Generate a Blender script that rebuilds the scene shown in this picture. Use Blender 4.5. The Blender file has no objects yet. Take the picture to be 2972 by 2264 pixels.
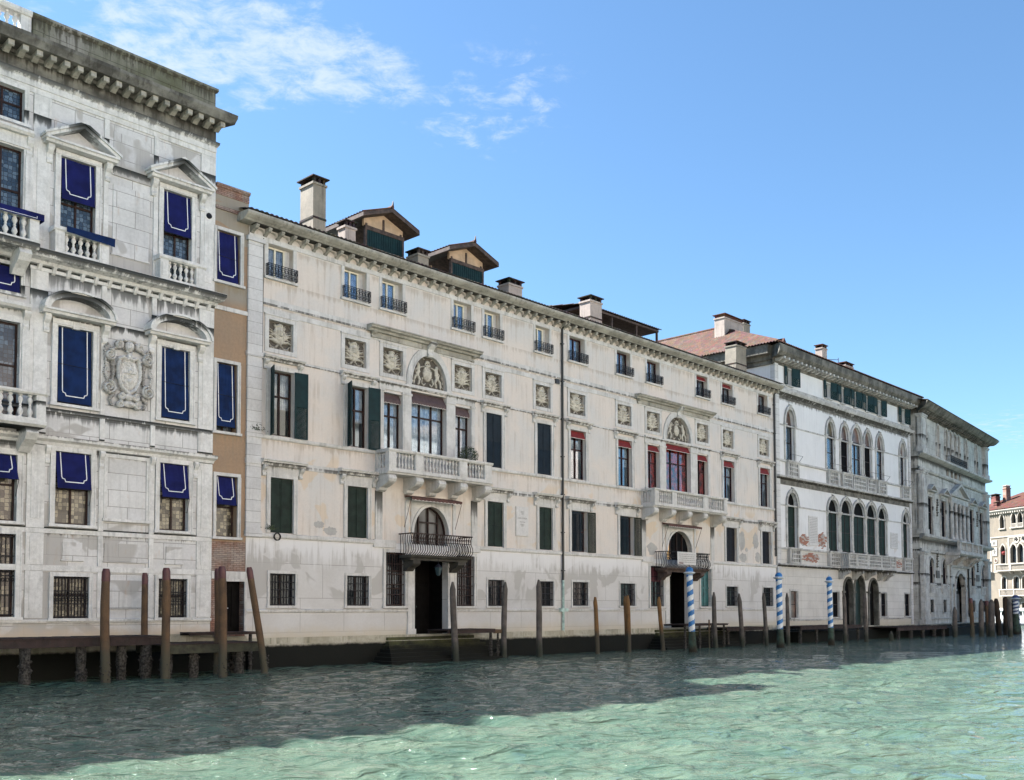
import bpy, bmesh, math, random
import numpy as np
from mathutils import Matrix, Vector
random.seed(7)
S = bpy.context.scene
# ---------------------------------------------------------------- camera
F, PITCH, ROLL, EYE, HOR = 2900.0, .045, .002, 2.4, 1769.0
cd = bpy.data.cameras.new('camera'); cam = bpy.data.objects.new('camera', cd); S.collection.objects.link(cam)
cd.sensor_fit = 'HORIZONTAL'; cd.sensor_width = 36; cd.lens = F/2972*36
cd.shift_y = (HOR-F*math.tan(PITCH)-1132)/2972
cd.clip_start = .1; cd.clip_end = 3000
fw = Vector((0, math.cos(PITCH), math.sin(PITCH))); upv = Vector((0, -math.sin(PITCH), math.cos(PITCH))); rt = Vector((1, 0, 0))
c_, s_ = math.cos(ROLL), math.sin(ROLL)
R_ = rt*c_-upv*s_; U_ = rt*s_+upv*c_
M = Matrix((( R_.x, U_.x, -fw.x, 0), (R_.y, U_.y, -fw.y, 0), (R_.z, U_.z, -fw.z, EYE), (0, 0, 0, 1)))
cam.matrix_world = M
S.camera = cam
S.render.resolution_x = 1024; S.render.resolution_y = 780
# ---------------------------------------------------------------- light
SUN_AZ = Vector((-.93, .37)); SUN_EL = math.radians(47)
EXPOSURE = 2.25
S.view_settings.view_transform = 'Standard'; S.view_settings.look = 'None'
S.view_settings.use_white_balance = True; S.view_settings.white_balance_temperature = 6150; S.view_settings.white_balance_tint = 12
S.view_settings.exposure = EXPOSURE; S.view_settings.gamma = 1
az = math.atan2(SUN_AZ.x, SUN_AZ.y)          # compass style angle from +Y towards +X
sl = bpy.data.lights.new('sun', 'SUN'); sl.energy = 5.0; sl.angle = math.radians(.6); sl.color = (1, .95, .86)
sun = bpy.data.objects.new('sun', sl); S.collection.objects.link(sun)
sd = Vector((math.sin(az)*math.cos(SUN_EL), math.cos(az)*math.cos(SUN_EL), math.sin(SUN_EL)))
sun.rotation_euler = sd.to_track_quat('Z', 'Y').to_euler(); sun.location = (0, 0, 60)
# ---------------------------------------------------------------- node helper
class T:
    def __init__(s, tree): s.t = tree; s.N = tree.nodes; s.L = tree.links
    def n(s, typ, ins=None, **props):
        nd = s.N.new(typ)
        for k, v in props.items(): setattr(nd, k, v)
        for k, v in (ins or {}).items():
            sk = nd.inputs[k]
            if isinstance(v, bpy.types.NodeSocket): s.L.new(v, sk)
            else: sk.default_value = v
        return nd
    def m(s, op, a, b=0., c=None, clamp=False):
        ins = {0: a, 1: b}
        if c is not None: ins[2] = c
        return s.n('ShaderNodeMath', ins, operation=op, use_clamp=clamp).outputs[0]
    def mix(s, f, a, b, mode='MIX'):
        nd = s.N.new('ShaderNodeMix'); nd.data_type = 'RGBA'; nd.blend_type = mode
        for k, v in ((0, f), (6, a), (7, b)):
            if isinstance(v, bpy.types.NodeSocket): s.L.new(v, nd.inputs[k])
            else: nd.inputs[k].default_value = (tuple(v)+(1,))[:4] if k > 0 else v
        return nd.outputs[2]
    def ramp(s, v, a, b, lo=0., hi=1.):
        return s.n('ShaderNodeMapRange', {0: v, 1: a, 2: b, 3: lo, 4: hi}, interpolation_type='SMOOTHSTEP').outputs[0]
    def noise(s, vec, sc, det=3., rough=.55, dist=0.):
        return s.n('ShaderNodeTexNoise', {'Vector': vec, 'Scale': sc, 'Detail': det, 'Roughness': rough, 'Distortion': dist}).outputs[0]
    def vmul(s, v, xyz):
        return s.n('ShaderNodeVectorMath', {0: v, 1: xyz}, operation='MULTIPLY').outputs[0]
def col(c): return (c[0], c[1], c[2], 1)
# ---------------------------------------------------------------- sky with clouds
W = bpy.data.worlds.new('World'); S.world = W; W.use_nodes = True
t = T(W.node_tree); t.N.clear()
sky = t.n('ShaderNodeTexSky', sky_type='NISHITA', sun_disc=False, sun_elevation=SUN_EL, sun_rotation=az,
          altitude=10, air_density=1.0, dust_density=.3, ozone_density=2.0)
tc = t.n('ShaderNodeTexCoord').outputs['Generated']
sep = t.n('ShaderNodeSeparateXYZ', {0: tc})
zc = t.m('MAXIMUM', sep.outputs[2], .02)
px, py = t.m('DIVIDE', sep.outputs[0], zc), t.m('DIVIDE', sep.outputs[1], zc)
pv = t.n('ShaderNodeCombineXYZ', {0: px, 1: py, 2: 0.}).outputs[0]
def blob(cx, cy, rx, ry, rot=0.):
    c, s = math.cos(rot), math.sin(rot)
    dx, dy = t.m('SUBTRACT', px, cx), t.m('SUBTRACT', py, cy)
    a = t.m('DIVIDE', t.m('ADD', t.m('MULTIPLY', dx, c), t.m('MULTIPLY', dy, s)), rx)
    b = t.m('DIVIDE', t.m('SUBTRACT', t.m('MULTIPLY', dy, c), t.m('MULTIPLY', dx, s)), ry)
    return t.ramp(t.m('ADD', t.m('MULTIPLY', a, a), t.m('MULTIPLY', b, b)), 1.3, .0)
mask = blob(-.52, 1.74, .34, .26, .25)
mask = t.m('MAXIMUM', mask, blob(-.33, 1.80, .22, .16, .7))
mask = t.m('MAXIMUM', mask, t.m('MULTIPLY', blob(-.04, 1.95, .20, .30, .3), .50))
mask = t.m('MAXIMUM', mask, t.m('MULTIPLY', blob(2.8, 5.6, .9, 1.3, .5), .5))
n1 = t.noise(pv, 13., 7., .66, .35)
n2 = t.noise(t.vmul(pv, (5., 20., 1.)), 1.2, 5., .6, .6)
nn = t.m('ADD', t.m('MULTIPLY', n1, .8), t.m('MULTIPLY', n2, .2))
cl = t.ramp(t.m('ADD', nn, t.m('MULTIPLY', mask, .27)), .59, .90)
cl = t.m('MULTIPLY', cl, t.ramp(mask, .02, .5))
skc = t.mix(1., sky.outputs[0], (.74, .90, .93), 'MULTIPLY')
skc = t.mix(t.m('MULTIPLY', cl, .75), skc, (3.7, 4.1, 4.3))
bg = t.n('ShaderNodeBackground', {'Color': skc, 'Strength': .05})
t.L.new(bg.outputs[0], t.n('ShaderNodeOutputWorld').inputs[0])

# ---------------------------------------------------------------- materials
MATS = {}
def newmat(name):
    m = bpy.data.materials.new(name); m.use_nodes = True; t = T(m.node_tree); t.N.clear()
    out = t.n('ShaderNodeOutputMaterial'); MATS[name] = m
    return m, t, out
def simple(name, c, rough=.6, var=.12, scale=6., metal=0., emit=None, bump=0., spec=.5, c2=None):
    m, t, out = newmat(name)
    tc = t.n('ShaderNodeTexCoord').outputs['Object']; rnd = t.n('ShaderNodeObjectInfo').outputs['Random']
    v = t.n('ShaderNodeVectorMath', {0: tc, 1: t.n('ShaderNodeCombineXYZ', {0: t.m('MULTIPLY', rnd, 37.), 1: rnd, 2: t.m('MULTIPLY', rnd, 11.)}).outputs[0]}, operation='ADD').outputs[0]
    n = t.noise(v, scale, 5.)
    k = c2 or tuple(x*(1-2.2*var) for x in c)
    cc = t.mix(t.ramp(n, .3, .7), tuple(min(1, x*(1+var)) for x in c), k)
    ins = {'Base Color': cc, 'Roughness': rough, 'Metallic': metal, 'Specular IOR Level': spec}
    if bump:
        b = t.n('ShaderNodeBump', {'Strength': bump, 'Distance': .02, 'Height': t.noise(v, scale*6, 4.)}); ins['Normal'] = b.outputs[0]
    p = t.n('ShaderNodeBsdfPrincipled', ins)
    if emit: p.inputs['Emission Color'].default_value = col(emit[0]); p.inputs['Emission Strength'].default_value = emit[1]
    t.L.new(p.outputs[0], out.inputs[0]); return m
def weather(name, base, alt, nsc=.5, streak=0., ledges=(), llen=.9, lstr=1., grime=(.05, .047, .04), blotch=None,
            brick=None, low=None, lw=.42, patch=0., rough=.85, bump=.35, rust=0., relief=None, fine=.10, sf=1.):
    m, t, out = newmat(name)
    tc = t.n('ShaderNodeTexCoord').outputs['Object']; rnd = t.n('ShaderNodeObjectInfo').outputs['Random']
    off = t.n('ShaderNodeCombineXYZ', {0: t.m('MULTIPLY', rnd, 53.), 1: 0., 2: 0.}).outputs[0]
    v = t.n('ShaderNodeVectorMath', {0: tc, 1: off}, operation='ADD').outputs[0]
    z = t.n('ShaderNodeSeparateXYZ', {0: tc}).outputs[2]; sx = t.n('ShaderNodeSeparateXYZ', {0: v})
    big = t.noise(v, nsc, 4., .6, .3)
    cc = t.mix(t.ramp(big, .34, .66), base, alt)
    fn = t.noise(v, 9.*sf, 6., .7)
    cc = t.mix(1., cc, t.n('ShaderNodeCombineXYZ', {0: t.ramp(fn, .2, .8, 1-fine, 1+fine), 1: t.ramp(fn, .2, .8, 1-fine, 1+fine), 2: t.ramp(fn, .2, .8, 1-fine*1.1, 1+fine*.8)}).outputs[0], 'MULTIPLY')
    hgt = t.noise(v, 30.*sf, 4.)
    if brick:
        bw, bh, mort, var = brick
        bv = t.n('ShaderNodeCombineXYZ', {0: t.m('SUBTRACT', sx.outputs[0], sx.outputs[1]), 1: sx.outputs[2], 2: 0.}).outputs[0]
        b = t.n('ShaderNodeTexBrick', {'Vector': bv, 'Color1': (1, 1, 1, 1), 'Color2': (1-var, 1-var, 1-var*.9, 1), 'Mortar': (.42, .41, .39, 1),
                                       'Scale': 1., 'Mortar Size': mort, 'Mortar Smooth': .3, 'Bias': -.2, 'Brick Width': bw, 'Row Height': bh})
        cc = t.mix(1., cc, b.outputs[0], 'MULTIPLY')
        hgt = t.m('SUBTRACT', t.m('MULTIPLY', hgt, .35), t.m('MULTIPLY', b.outputs[1], .8))
    if blotch:
        bc, bs, bt, z0, z1 = blotch
        bn = t.noise(v, bs, 3., .5, .8)
        f = t.m('MULTIPLY', t.ramp(bn, bt, bt+.025), t.m('MULTIPLY', t.ramp(z, z0, z0+.5), t.ramp(z, z1, z1-.5)))
        cc = t.mix(t.m('MULTIPLY', f, .85), cc, bc)
    st = t.noise(t.vmul(v, (6., 6., .30)), 1., 4., .65)
    st2 = t.noise(v, .9, 4., .6)
    s1 = t.m('MULTIPLY', t.ramp(st, .47, .68), t.ramp(st2, .35, .6))
    if streak: cc = t.mix(t.m('MULTIPLY', s1, streak, clamp=True), cc, grime)
    if ledges:
        tot = None
        for L in ledges:
            zl, ln = (L if isinstance(L, tuple) else (L, llen))
            d = t.m('SUBTRACT', zl, z)
            f = t.m('MULTIPLY', t.ramp(d, ln, 0.), t.m('GREATER_THAN', d, -.02))
            tot = f if tot is None else t.m('MAXIMUM', tot, f)
        k = t.ramp(t.m('ADD', t.m('ADD', st, t.m('MULTIPLY', st2, .5)), t.m('MULTIPLY', tot, lw)), 1.02, 1.20)
        cc = t.mix(t.m('MULTIPLY', t.m('MULTIPLY', k, tot), lstr, clamp=True), cc, grime)
    if rust:
        f = t.m('MULTIPLY', t.ramp(t.noise(t.vmul(v, (3., 3., .8)), 1.3, 4.), .60, .75), rust)
        cc = t.mix(f, cc, (.42, .25, .12))
    if patch:
        f = t.ramp(t.noise(v, 2.2, 5., .7), .56, .7)
        cc = t.mix(t.m('MULTIPLY', f, patch), cc, grime)
    if low:
        z0, z1, lc = low
        jag = t.m('ADD', z, t.m('MULTIPLY', t.m('SUBTRACT', t.noise(v, 1.6, 6., .75), .5), .9*(z1-z0)+.15))
        cc = t.mix(t.ramp(jag, z1, z0), cc, lc)
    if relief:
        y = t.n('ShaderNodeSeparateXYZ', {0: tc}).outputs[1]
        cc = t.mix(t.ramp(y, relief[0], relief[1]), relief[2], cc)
    bp = t.n('ShaderNodeBump', {'Strength': bump, 'Distance': .02, 'Height': hgt})
    p = t.n('ShaderNodeBsdfPrincipled', {'Base Color': cc, 'Roughness': rough, 'Normal': bp.outputs[0], 'Specular IOR Level': .25})
    t.L.new(p.outputs[0], out.inputs[0]); return m
BLK = (.006, .007, .005)
weather('istrian', (.66, .655, .65), (.57, .565, .555), .5, .16, [(21.6, .9), (14.6, 1.5), (12.9, .5), (9.5, .7), (8.25, .6), (18.9, .5), (5.3, .5)], .9, 1., grime=(.035, .038, .036),
        blotch=((.40, .385, .36), .35, .55, 1, 21), brick=(1.45, .62, .012, .13), low=(1.4, 2.0, (.50, .42, .32)), rust=.35, lw=.56)
weather('istrian_trim', (.68, .675, .665), (.58, .575, .56), 1.2, .25, [(14.9, .5), (21.2, .5), (13.6, .7), (19.8, .8), (9.5, .3), (8.6, .3)], .5, 1., lw=.60, grime=(.035, .038, .036), patch=.12, fine=.14, rust=.12)
weather('istrian_black', (.22, .215, .19), (.07, .067, .06), .9, .9, [22.3, 21.6], .5, 1., patch=.8)
weather('parapet_stone', (.27, .26, .23), (.085, .09, .04), .3, .9, [23.3], .9, 1., patch=.6, grime=(.06, .055, .04), brick=(1.6, 1.2, .012, .1))
weather('cream', (.63, .568, .508), (.565, .545, .52), .45, .40, [(17.7, .8), (13.0, .5), (9.5, .6), (16.2, .6), (15.1, .35)], .6, .45, grime=(.33, .26, .19),
        blotch=((.60, .50, .385), .45, .56, 5.5, 9.4), patch=.0, fine=.05)
weather('grey_render', (.52, .505, .485), (.57, .56, .545), .5, .0, [(5.45, 2.2)], .5, .85, grime=(.70, .695, .69), lw=.50,
        blotch=((.40, .385, .36), .42, .53, 2.6, 5.6), brick=(2.3, 1.45, .010, .05), low=(1.15, 1.9, (.50, .45, .36)), fine=.05)
weather('c_trim', (.60, .59, .575), (.50, .49, .47), 1.0, .35, [(18.2, .3), (8.5, .4), (12.9, .3), (15.2, .3)], .4, .8, patch=.12, fine=.10)
weather('raw_brick', (.36, .135, .085), (.27, .12, .085), 3., .2, (), fine=.2)
weather('cement', (.42, .41, .39), (.36, .35, .335), 1.5, .2, (), fine=.08)
weather('portal_stone', (.17, .165, .145), (.07, .068, .06), 1., .6, (), patch=.5)
weather('soot_shade', (.07, .065, .055), (.04, .038, .034), 1.5, .5, (), patch=.4)
weather('c_stained', (.58, .57, .55), (.48, .47, .45), 1., .5, [(7.86, 1.7)], .5, 1., lw=.62, patch=.2)
weather('c_cornice', (.40, .385, .34), (.27, .26, .225), 1.1, .45, (), patch=.3)
weather('quoin', (.60, .595, .59), (.53, .52, .51), .9, .15, (), brick=(9., .46, .009, .14))
weather('ochre', (.33, .225, .145), (.28, .205, .145), .6, .5, [(15.5, 1.), (9.4, .6)], .8, .7, grime=(.24, .20, .14), blotch=((.27, .255, .215), .7, .42, 14.6, 20), fine=.1)
weather('old_brick', (.27, .14, .10), (.36, .30, .26), 1.2, .3, (), brick=(.26, .075, .012, .35), patch=.2)
weather('white_render', (.70, .70, .70), (.65, .65, .65), .5, .12, [(17.9, .4), (12., .5)], .5, .7, blotch=((.60, .57, .54), .5, .62, 5, 9), fine=.03)
weather('d_base', (.60, .58, .54), (.53, .51, .475), .6, .12, (), brick=(2.4, .60, .008, .05), low=(1., 1.8, (.46, .42, .33)), fine=.05)
weather('d_trim', (.52, .515, .50), (.36, .355, .34), 1.4, .5, [(18.3, 1.2), (12., .9), (5.6, .7)], .5, 1., lw=.5, patch=.45)
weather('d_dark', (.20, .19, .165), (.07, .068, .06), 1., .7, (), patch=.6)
weather('f_stone', (.56, .55, .52), (.40, .385, .35), .6, .7, [(20.6, 1.0), (16.3, .9), (15.2, .6), (8.9, 1.2), (7.8, .6), (4.8, .6)], .8, 1., lw=.58, patch=.4, brick=(1.6, .7, .01, .1))
weather('g_wall', (.19, .160, .125), (.155, .135, .11), .6, .35, (), patch=.15)
weather('g_trim', (.36, .33, .29), (.28, .255, .225), 1., .25, ())
weather('foundation', (.48, .45, .37), (.33, .31, .24), .8, .6, (), low=(.86, 1.0, BLK), patch=.3, grime=(.10, .11, .06), bump=1.)
weather('mossy', (.075, .08, .035), (.03, .032, .02), 1.5, .5, (), low=(.55, 1.05, BLK), patch=.5, bump=1.)
weather('marble', (.60, .59, .58), (.55, .54, .53), 1., .1, (), bump=.05)
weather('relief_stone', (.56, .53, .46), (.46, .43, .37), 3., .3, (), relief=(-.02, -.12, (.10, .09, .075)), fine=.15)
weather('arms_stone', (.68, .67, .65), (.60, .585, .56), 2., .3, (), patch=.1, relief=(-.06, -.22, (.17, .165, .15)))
weather('chimney_render', (.30, .265, .215), (.22, .20, .165), 1., .5, (), patch=.3)
weather('chimney_pink', (.42, .355, .315), (.35, .30, .27), 1., .4, (), patch=.2)
weather('wood_pile', (.13, .112, .10), (.075, .068, .062), 2., .8, (), low=(.35, 1.0, (.035, .04, .03)), bump=1., grime=(.07, .06, .05))
weather('wood_brown', (.130, .080, .045), (.085, .055, .036), 2., .8, (), low=(.6, 1.6, (.07, .065, .045)), bump=1., grime=(.09, .065, .04))
weather('wood_dark', (.06, .038, .025), (.035, .025, .018), 2., .6, (), low=(.8, 1.5, (.02, .018, .014)), bump=1.)
weather('wood_orange', (.215, .115, .045), (.15, .082, .036), 2., .6, (), low=(.8, 1.5, (.06, .055, .04)), bump=1., grime=(.12, .08, .04))
weather('deck', (.05, .034, .032), (.03, .023, .022), 3., .5, (), bump=.8)
weather('deck_green', (.06, .062, .042), (.034, .035, .027), 3., .5, (), bump=.8)
simple('cap_red', (.085, .022, .022), .5); simple('iron', (.012, .012, .015), .6, spec=.2); simple('iron_rust', (.04, .024, .02), .7, .3, 20, spec=.2)
simple('teal', (.005, .025, .028), .6, .15, 3., spec=.2); simple('green_dark', (.010, .022, .016), .6, .2, 3., spec=.2); simple('navy_shutter', (.007, .015, .024), .6, .12, 3., spec=.2)
simple('olive_shutter', (.026, .031, .021), .6, .2, 3., spec=.2); simple('dark_shutter', (.008, .009, .014), .6, .2, 4, spec=.2)
simple('blue_cloth', (.006, .009, .078), .8, .15, 2., spec=.2); simple('blue_cloth2', (.004, .018, .075), .8, .18, 2., spec=.2); simple('white_paint', (.72, .74, .76), .5, .04)
simple('pipe', (.02, .02, .018), .45, .1); simple('copper_green', (.42, .55, .50), .8, .2, 3)
simple('wood_frame', (.03, .015, .012), .5, .2, spec=.2); simple('wood_frame_red', (.035, .010, .010), .5, .2, spec=.2); simple('cream_frame', (.66, .62, .50), .5, .05)
simple('brown_awning', (.085, .055, .055), .8, .1); simple('rust_awning', (.085, .035, .027), .8, .2); simple('red_awning', (.17, .010, .009), .7, .15); simple('trim_line', (.60, .55, .50), .7, .05)
simple('dark_room', (.005, .005, .006), .9, spec=.1); simple('door_wood', (.004, .0035, .0035), .7, .3, 4., spec=.1); simple('lamp_glass', (.03, .05, .055), .2, .1)
simple('curtain', (.62, .64, .68), .8, .15, 5.); simple('curtain_red', (.45, .035, .02), .7, .6, 2.5); simple('leaf', (.05, .075, .03), .6, .4, 8.)
simple('blue_paint', (.018, .15, .40), .45, .15, 5.); simple('white_pole', (.62, .65, .66), .5, .06, 5); simple('navy_paint', (.03, .05, .14), .5); simple('barnacle', (.045, .042, .036), .9, .7, 14., bump=1.)
simple('green_door', (.008, .026, .024), .5, .25, 3); simple('red_wall', (.15, .045, .035), .7, .3, 3); simple('boat_white', (.80, .80, .78), .3, .04); simple('boat_dark', (.03, .03, .04), .3)
simple('panel_grey', (.12, .115, .105), .8, .2, 3.); simple('teal_pane', (.015, .09, .09), .3, .2); simple('maroon', (.14, .03, .045), .6, .15); simple('text_grey', (.30, .29, .28), .8)
simple('antenna_metal', (.12, .16, .26), .5); simple('pane_brown', (.13, .075, .055), .35, .3, 2); simple('pane_olive', (.09, .07, .035), .3, .3, 2); simple('brown_timber', (.075, .05, .04), .8, .25, 5); simple('salmon', (.50, .36, .24), .8, .1, 2)
simple('lit_room', (.75, .52, .25), .8, .3, 2., emit=((1., .62, .26), .10))
def tiles_mat(name, a, b):
    m, t, out = newmat(name)
    tc = t.n('ShaderNodeTexCoord').outputs['Object']
    n = t.noise(t.vmul(tc, (5., 5., 9.)), 1., 2.); n2 = t.noise(tc, 1.2, 5., .7)
    v = t.n('ShaderNodeTexVoronoi', {'Vector': t.vmul(tc, (4.5, 2.8, 2.8)), 'Scale': 1.}).outputs['Color']
    cc = t.mix(t.ramp(n, .3, .7), a, b); cc = t.mix(.45, cc, t.mix(1., cc, v, 'MULTIPLY')); cc = t.mix(t.m('MULTIPLY', t.ramp(n2, .5, .7), .6), cc, (.10, .085, .07))
    p = t.n('ShaderNodeBsdfPrincipled', {'Base Color': cc, 'Roughness': .85, 'Specular IOR Level': .2}); t.L.new(p.outputs[0], out.inputs[0])
tiles_mat('tiles', (.11, .048, .032), (.055, .033, .026)); tiles_mat('tiles_dark', (.055, .042, .037), (.038, .03, .027)); tiles_mat('tiles_red', (.135, .058, .04), (.095, .045, .035))
def glass_mat(name, tint=(.02, .025, .03), trans=.55, lead=None, gl=.55):
    m, t, out = newmat(name)
    tc = t.n('ShaderNodeTexCoord').outputs['Object']; rnd = t.n('ShaderNodeObjectInfo').outputs['Random']
    v = t.n('ShaderNodeVectorMath', {0: tc, 1: t.n('ShaderNodeCombineXYZ', {0: t.m('MULTIPLY', rnd, 9.), 1: 0., 2: 0.}).outputs[0]}, operation='ADD').outputs[0]
    b = t.n('ShaderNodeBump', {'Strength': .10, 'Distance': .02, 'Height': t.noise(v, 1.6, 1.)})
    g = t.n('ShaderNodeBsdfGlossy', {'Color': (.85, .9, .95, 1), 'Roughness': .04, 'Normal': b.outputs[0]})
    if lead:
        vv = t.n('ShaderNodeTexVoronoi', {'Vector': t.vmul(v, (7., 1., 7.)), 'Scale': lead[2], 'Randomness': .35})
        ve = t.n('ShaderNodeTexVoronoi', {'Vector': t.vmul(v, (7., 1., 7.)), 'Scale': lead[2], 'Randomness': .35}, feature='DISTANCE_TO_EDGE')
        bright = t.n('ShaderNodeSeparateColor', {0: vv.outputs['Color']}).outputs[0]
        cc = t.mix(t.ramp(bright, .2, .9), lead[0], lead[1]); cc = t.mix(t.ramp(ve.outputs[0], .03, .10), (.02, .018, .018), cc)
        body = t.n('ShaderNodeBsdfPrincipled', {'Base Color': cc, 'Roughness': .25}).outputs[0]
    else:
        tr = t.n('ShaderNodeBsdfTransparent', {'Color': (.85, .88, .9, 1)}); df = t.n('ShaderNodeBsdfDiffuse', {'Color': col(tint)})
        body = t.n('ShaderNodeMixShader', {0: trans, 1: df.outputs[0], 2: tr.outputs[0]}).outputs[0]
    fr = t.n('ShaderNodeFresnel', {'IOR': 1.55, 'Normal': b.outputs[0]}).outputs[0]
    ms = t.n('ShaderNodeMixShader', {0: t.m('MULTIPLY', fr, .30 if lead else gl, clamp=True), 1: body, 2: g.outputs[0]})
    t.L.new(ms.outputs[0], out.inputs[0])
glass_mat('glass_grey', tint=(.10, .095, .09), trans=.0); glass_mat('glass_clear', trans=.97, gl=.22); glass_mat('glass', tint=(.01, .012, .015), trans=.93); glass_mat('glass_dark', trans=.15); glass_mat('leaded_warm', lead=((.035, .03, .022), (.27, .24, .165), 1.)); glass_mat('leaded_blue', lead=((.025, .04, .06), (.10, .14, .18), 1.))
# ---------------------------------------------------------------- mesh builder
ROOTU = {}
class MB:
    def __init__(s): s.v = []; s.f = []; s.mi = []; s.m = 0
    def add(s, vs, fs):
        b = len(s.v); s.v += vs
        for f in fs: s.f.append([b+i for i in f]); s.mi.append(s.m)
    def mat(s, i): s.m = i; return s
    def box(s, u0, u1, v0, v1, z0, z1):
        s.add([(u, -v, z) for z in (z0, z1) for v in (v0, v1) for u in (u0, u1)], [(0, 1, 3, 2), (4, 6, 7, 5), (0, 4, 5, 1), (2, 3, 7, 6), (0, 2, 6, 4), (1, 5, 7, 3)]); return s
    def quad(s, a, b, c, d): s.add([(p[0], -p[1], p[2]) for p in (a, b, c, d)], [(0, 1, 2, 3)]); return s
    def prof(s, u0, u1, pts, du0=0, du1=0):          # profile of (v,z) swept along u; du: mitre growth per v
        n = len(pts)
        s.add([(u0-du0*v, -v, z) for v, z in pts]+[(u1+du1*v, -v, z) for v, z in pts],
              [(i, (i+1) % n, n+(i+1) % n, n+i) for i in range(n)]+[tuple(range(n)), tuple(range(2*n-1, n-1, -1))]); return s
    def prismv(s, v0, v1, pts):                      # polygon of (u,z) extruded in v
        n = len(pts)
        s.add([(u, -v0, z) for u, z in pts]+[(u, -v1, z) for u, z in pts],
              [(i, (i+1) % n, n+(i+1) % n, n+i) for i in range(n)]+[tuple(range(n)), tuple(range(2*n-1, n-1, -1))]); return s
    def prismz(s, z0, z1, pts):                      # polygon of (u,v) extruded in z
        n = len(pts)
        s.add([(u, -v, z0) for u, v in pts]+[(u, -v, z1) for u, v in pts],
              [(i, (i+1) % n, n+(i+1) % n, n+i) for i in range(n)]+[tuple(range(n)), tuple(range(2*n-1, n-1, -1))]); return s
    def tube(s, path, r, n=6, cap=True):             # path of (u,v,z), r number or list
        P = [Vector((p[0], -p[1], p[2])) for p in path]; rs = r if isinstance(r, (list, tuple)) else [r]*len(P)
        base = len(s.v); prev = None
        for i, p in enumerate(P):
            d = (P[min(i+1, len(P)-1)]-P[max(i-1, 0)]).normalized()
            ref = Vector((0, 0, 1)) if abs(d.z) < .9 else Vector((1, 0, 0))
            a = d.cross(ref).normalized(); b = d.cross(a)
            if prev is not None and a.dot(prev) < 0: a, b = -a, -b
            prev = a
            for k in range(n):
                w = 2*math.pi*k/n; q = p+(a*math.cos(w)+b*math.sin(w))*rs[i]; s.v.append(tuple(q))
        for i in range(len(P)-1):
            for k in range(n):
                s.f.append([base+i*n+k, base+i*n+(k+1) % n, base+(i+1)*n+(k+1) % n, base+(i+1)*n+k]); s.mi.append(s.m)
        if cap:
            s.f.append([base+k for k in range(n)]); s.mi.append(s.m); s.f.append([base+(len(P)-1)*n+k for k in range(n)]); s.mi.append(s.m)
        return s
    def lathe(s, u, v, prof, n=10, arc=None):        # prof of (r,z)
        base = len(s.v)
        for r, z in prof:
            for k in range(n):
                w = 2*math.pi*k/n; s.v.append((u+r*math.cos(w), -v+r*math.sin(w), z))
        for i in range(len(prof)-1):
            for k in range(n):
                s.f.append([base+i*n+k, base+i*n+(k+1) % n, base+(i+1)*n+(k+1) % n, base+(i+1)*n+k]); s.mi.append(s.m)
        s.f.append([base+k for k in range(n)]); s.mi.append(s.m); s.f.append([base+(len(prof)-1)*n+k for k in range(n)]); s.mi.append(s.m)
        return s
    def strip(s, outer, inner, v0, v1):              # ring band between two (u,z) polylines
        n = len(outer)
        for i in range(n-1):
            s.prismv(v0, v1, [outer[i], outer[i+1], inner[i+1], inner[i]])
        return s
    def build(s, name, mats, parent=None, smooth=False, loc=None, label=None, ang=None, fix=True):
        if isinstance(mats, str): mats = [mats]
        me = bpy.data.meshes.new(name); u0 = ROOTU.get(parent.name, 0.) if parent else 0.
        vs = [(x-u0, y, z) for x, y, z in s.v] if (u0 and loc is None) else s.v
        me.from_pydata(vs, [], s.f)
        for m in mats: me.materials.append(MATS[m])
        me.polygons.foreach_set('material_index', s.mi)
        if fix:
            bm = bmesh.new(); bm.from_mesh(me); bmesh.ops.recalc_face_normals(bm, faces=bm.faces); bm.to_mesh(me); bm.free()
        if smooth:
            me.polygons.foreach_set('use_smooth', [True]*len(me.polygons)); 
            if hasattr(me, 'set_sharp_from_angle'): me.set_sharp_from_angle(angle=math.radians(42))
        o = bpy.data.objects.new(name, me); S.collection.objects.link(o)
        if parent: o.parent = parent; ROOTU[o.name] = u0
        if loc is not None: o.location = (loc[0]-(u0 if parent else 0), -loc[1], loc[2]); ROOTU[o.name] = 0.
        if ang is not None: o.rotation_euler.z = ang
        if label: o['label'] = label
        return o
def tag(o, label=None, cat=None, group=None, kind=None):
    for k, v in (('label', label), ('category', cat), ('group', group), ('kind', kind)):
        if v: o[k] = v
    return o
FC = ((-10.655, 40.764), math.radians(46.6)); FF = ((36.95, 90.38), math.radians(52.3)); GS = 1.38; FG = ((54.53*1.38, 109.25*1.38), math.atan2(-.966, .26))
def wpt(fr, u, v, z=0.):
    (ox, oy), a = fr; return (ox+math.cos(a)*u+math.sin(a)*v, oy+math.sin(a)*u-math.cos(a)*v, z)
def root(name, fr, u, label, cat, group=None, v=0., z=0.):
    o = bpy.data.objects.new(name, None); S.collection.objects.link(o); o.empty_display_size = .3
    o.location = wpt(fr, u, v, z); o.rotation_euler.z = fr[1]; tag(o, label, cat, group); ROOTU[o.name] = u
    return o
def dup(o, parent, u, v, z, name=None):
    c = o.copy(); S.collection.objects.link(c); c.parent = parent; c.location = (u-ROOTU.get(parent.name, 0.), -v, z); return c
def arc(uc, zc, ru, rz, a0=180., a1=0., n=14):
    return [(uc+ru*math.cos(math.radians(a0+(a1-a0)*i/n)), zc+rz*math.sin(math.radians(a0+(a1-a0)*i/n))) for i in range(n+1)]
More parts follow.
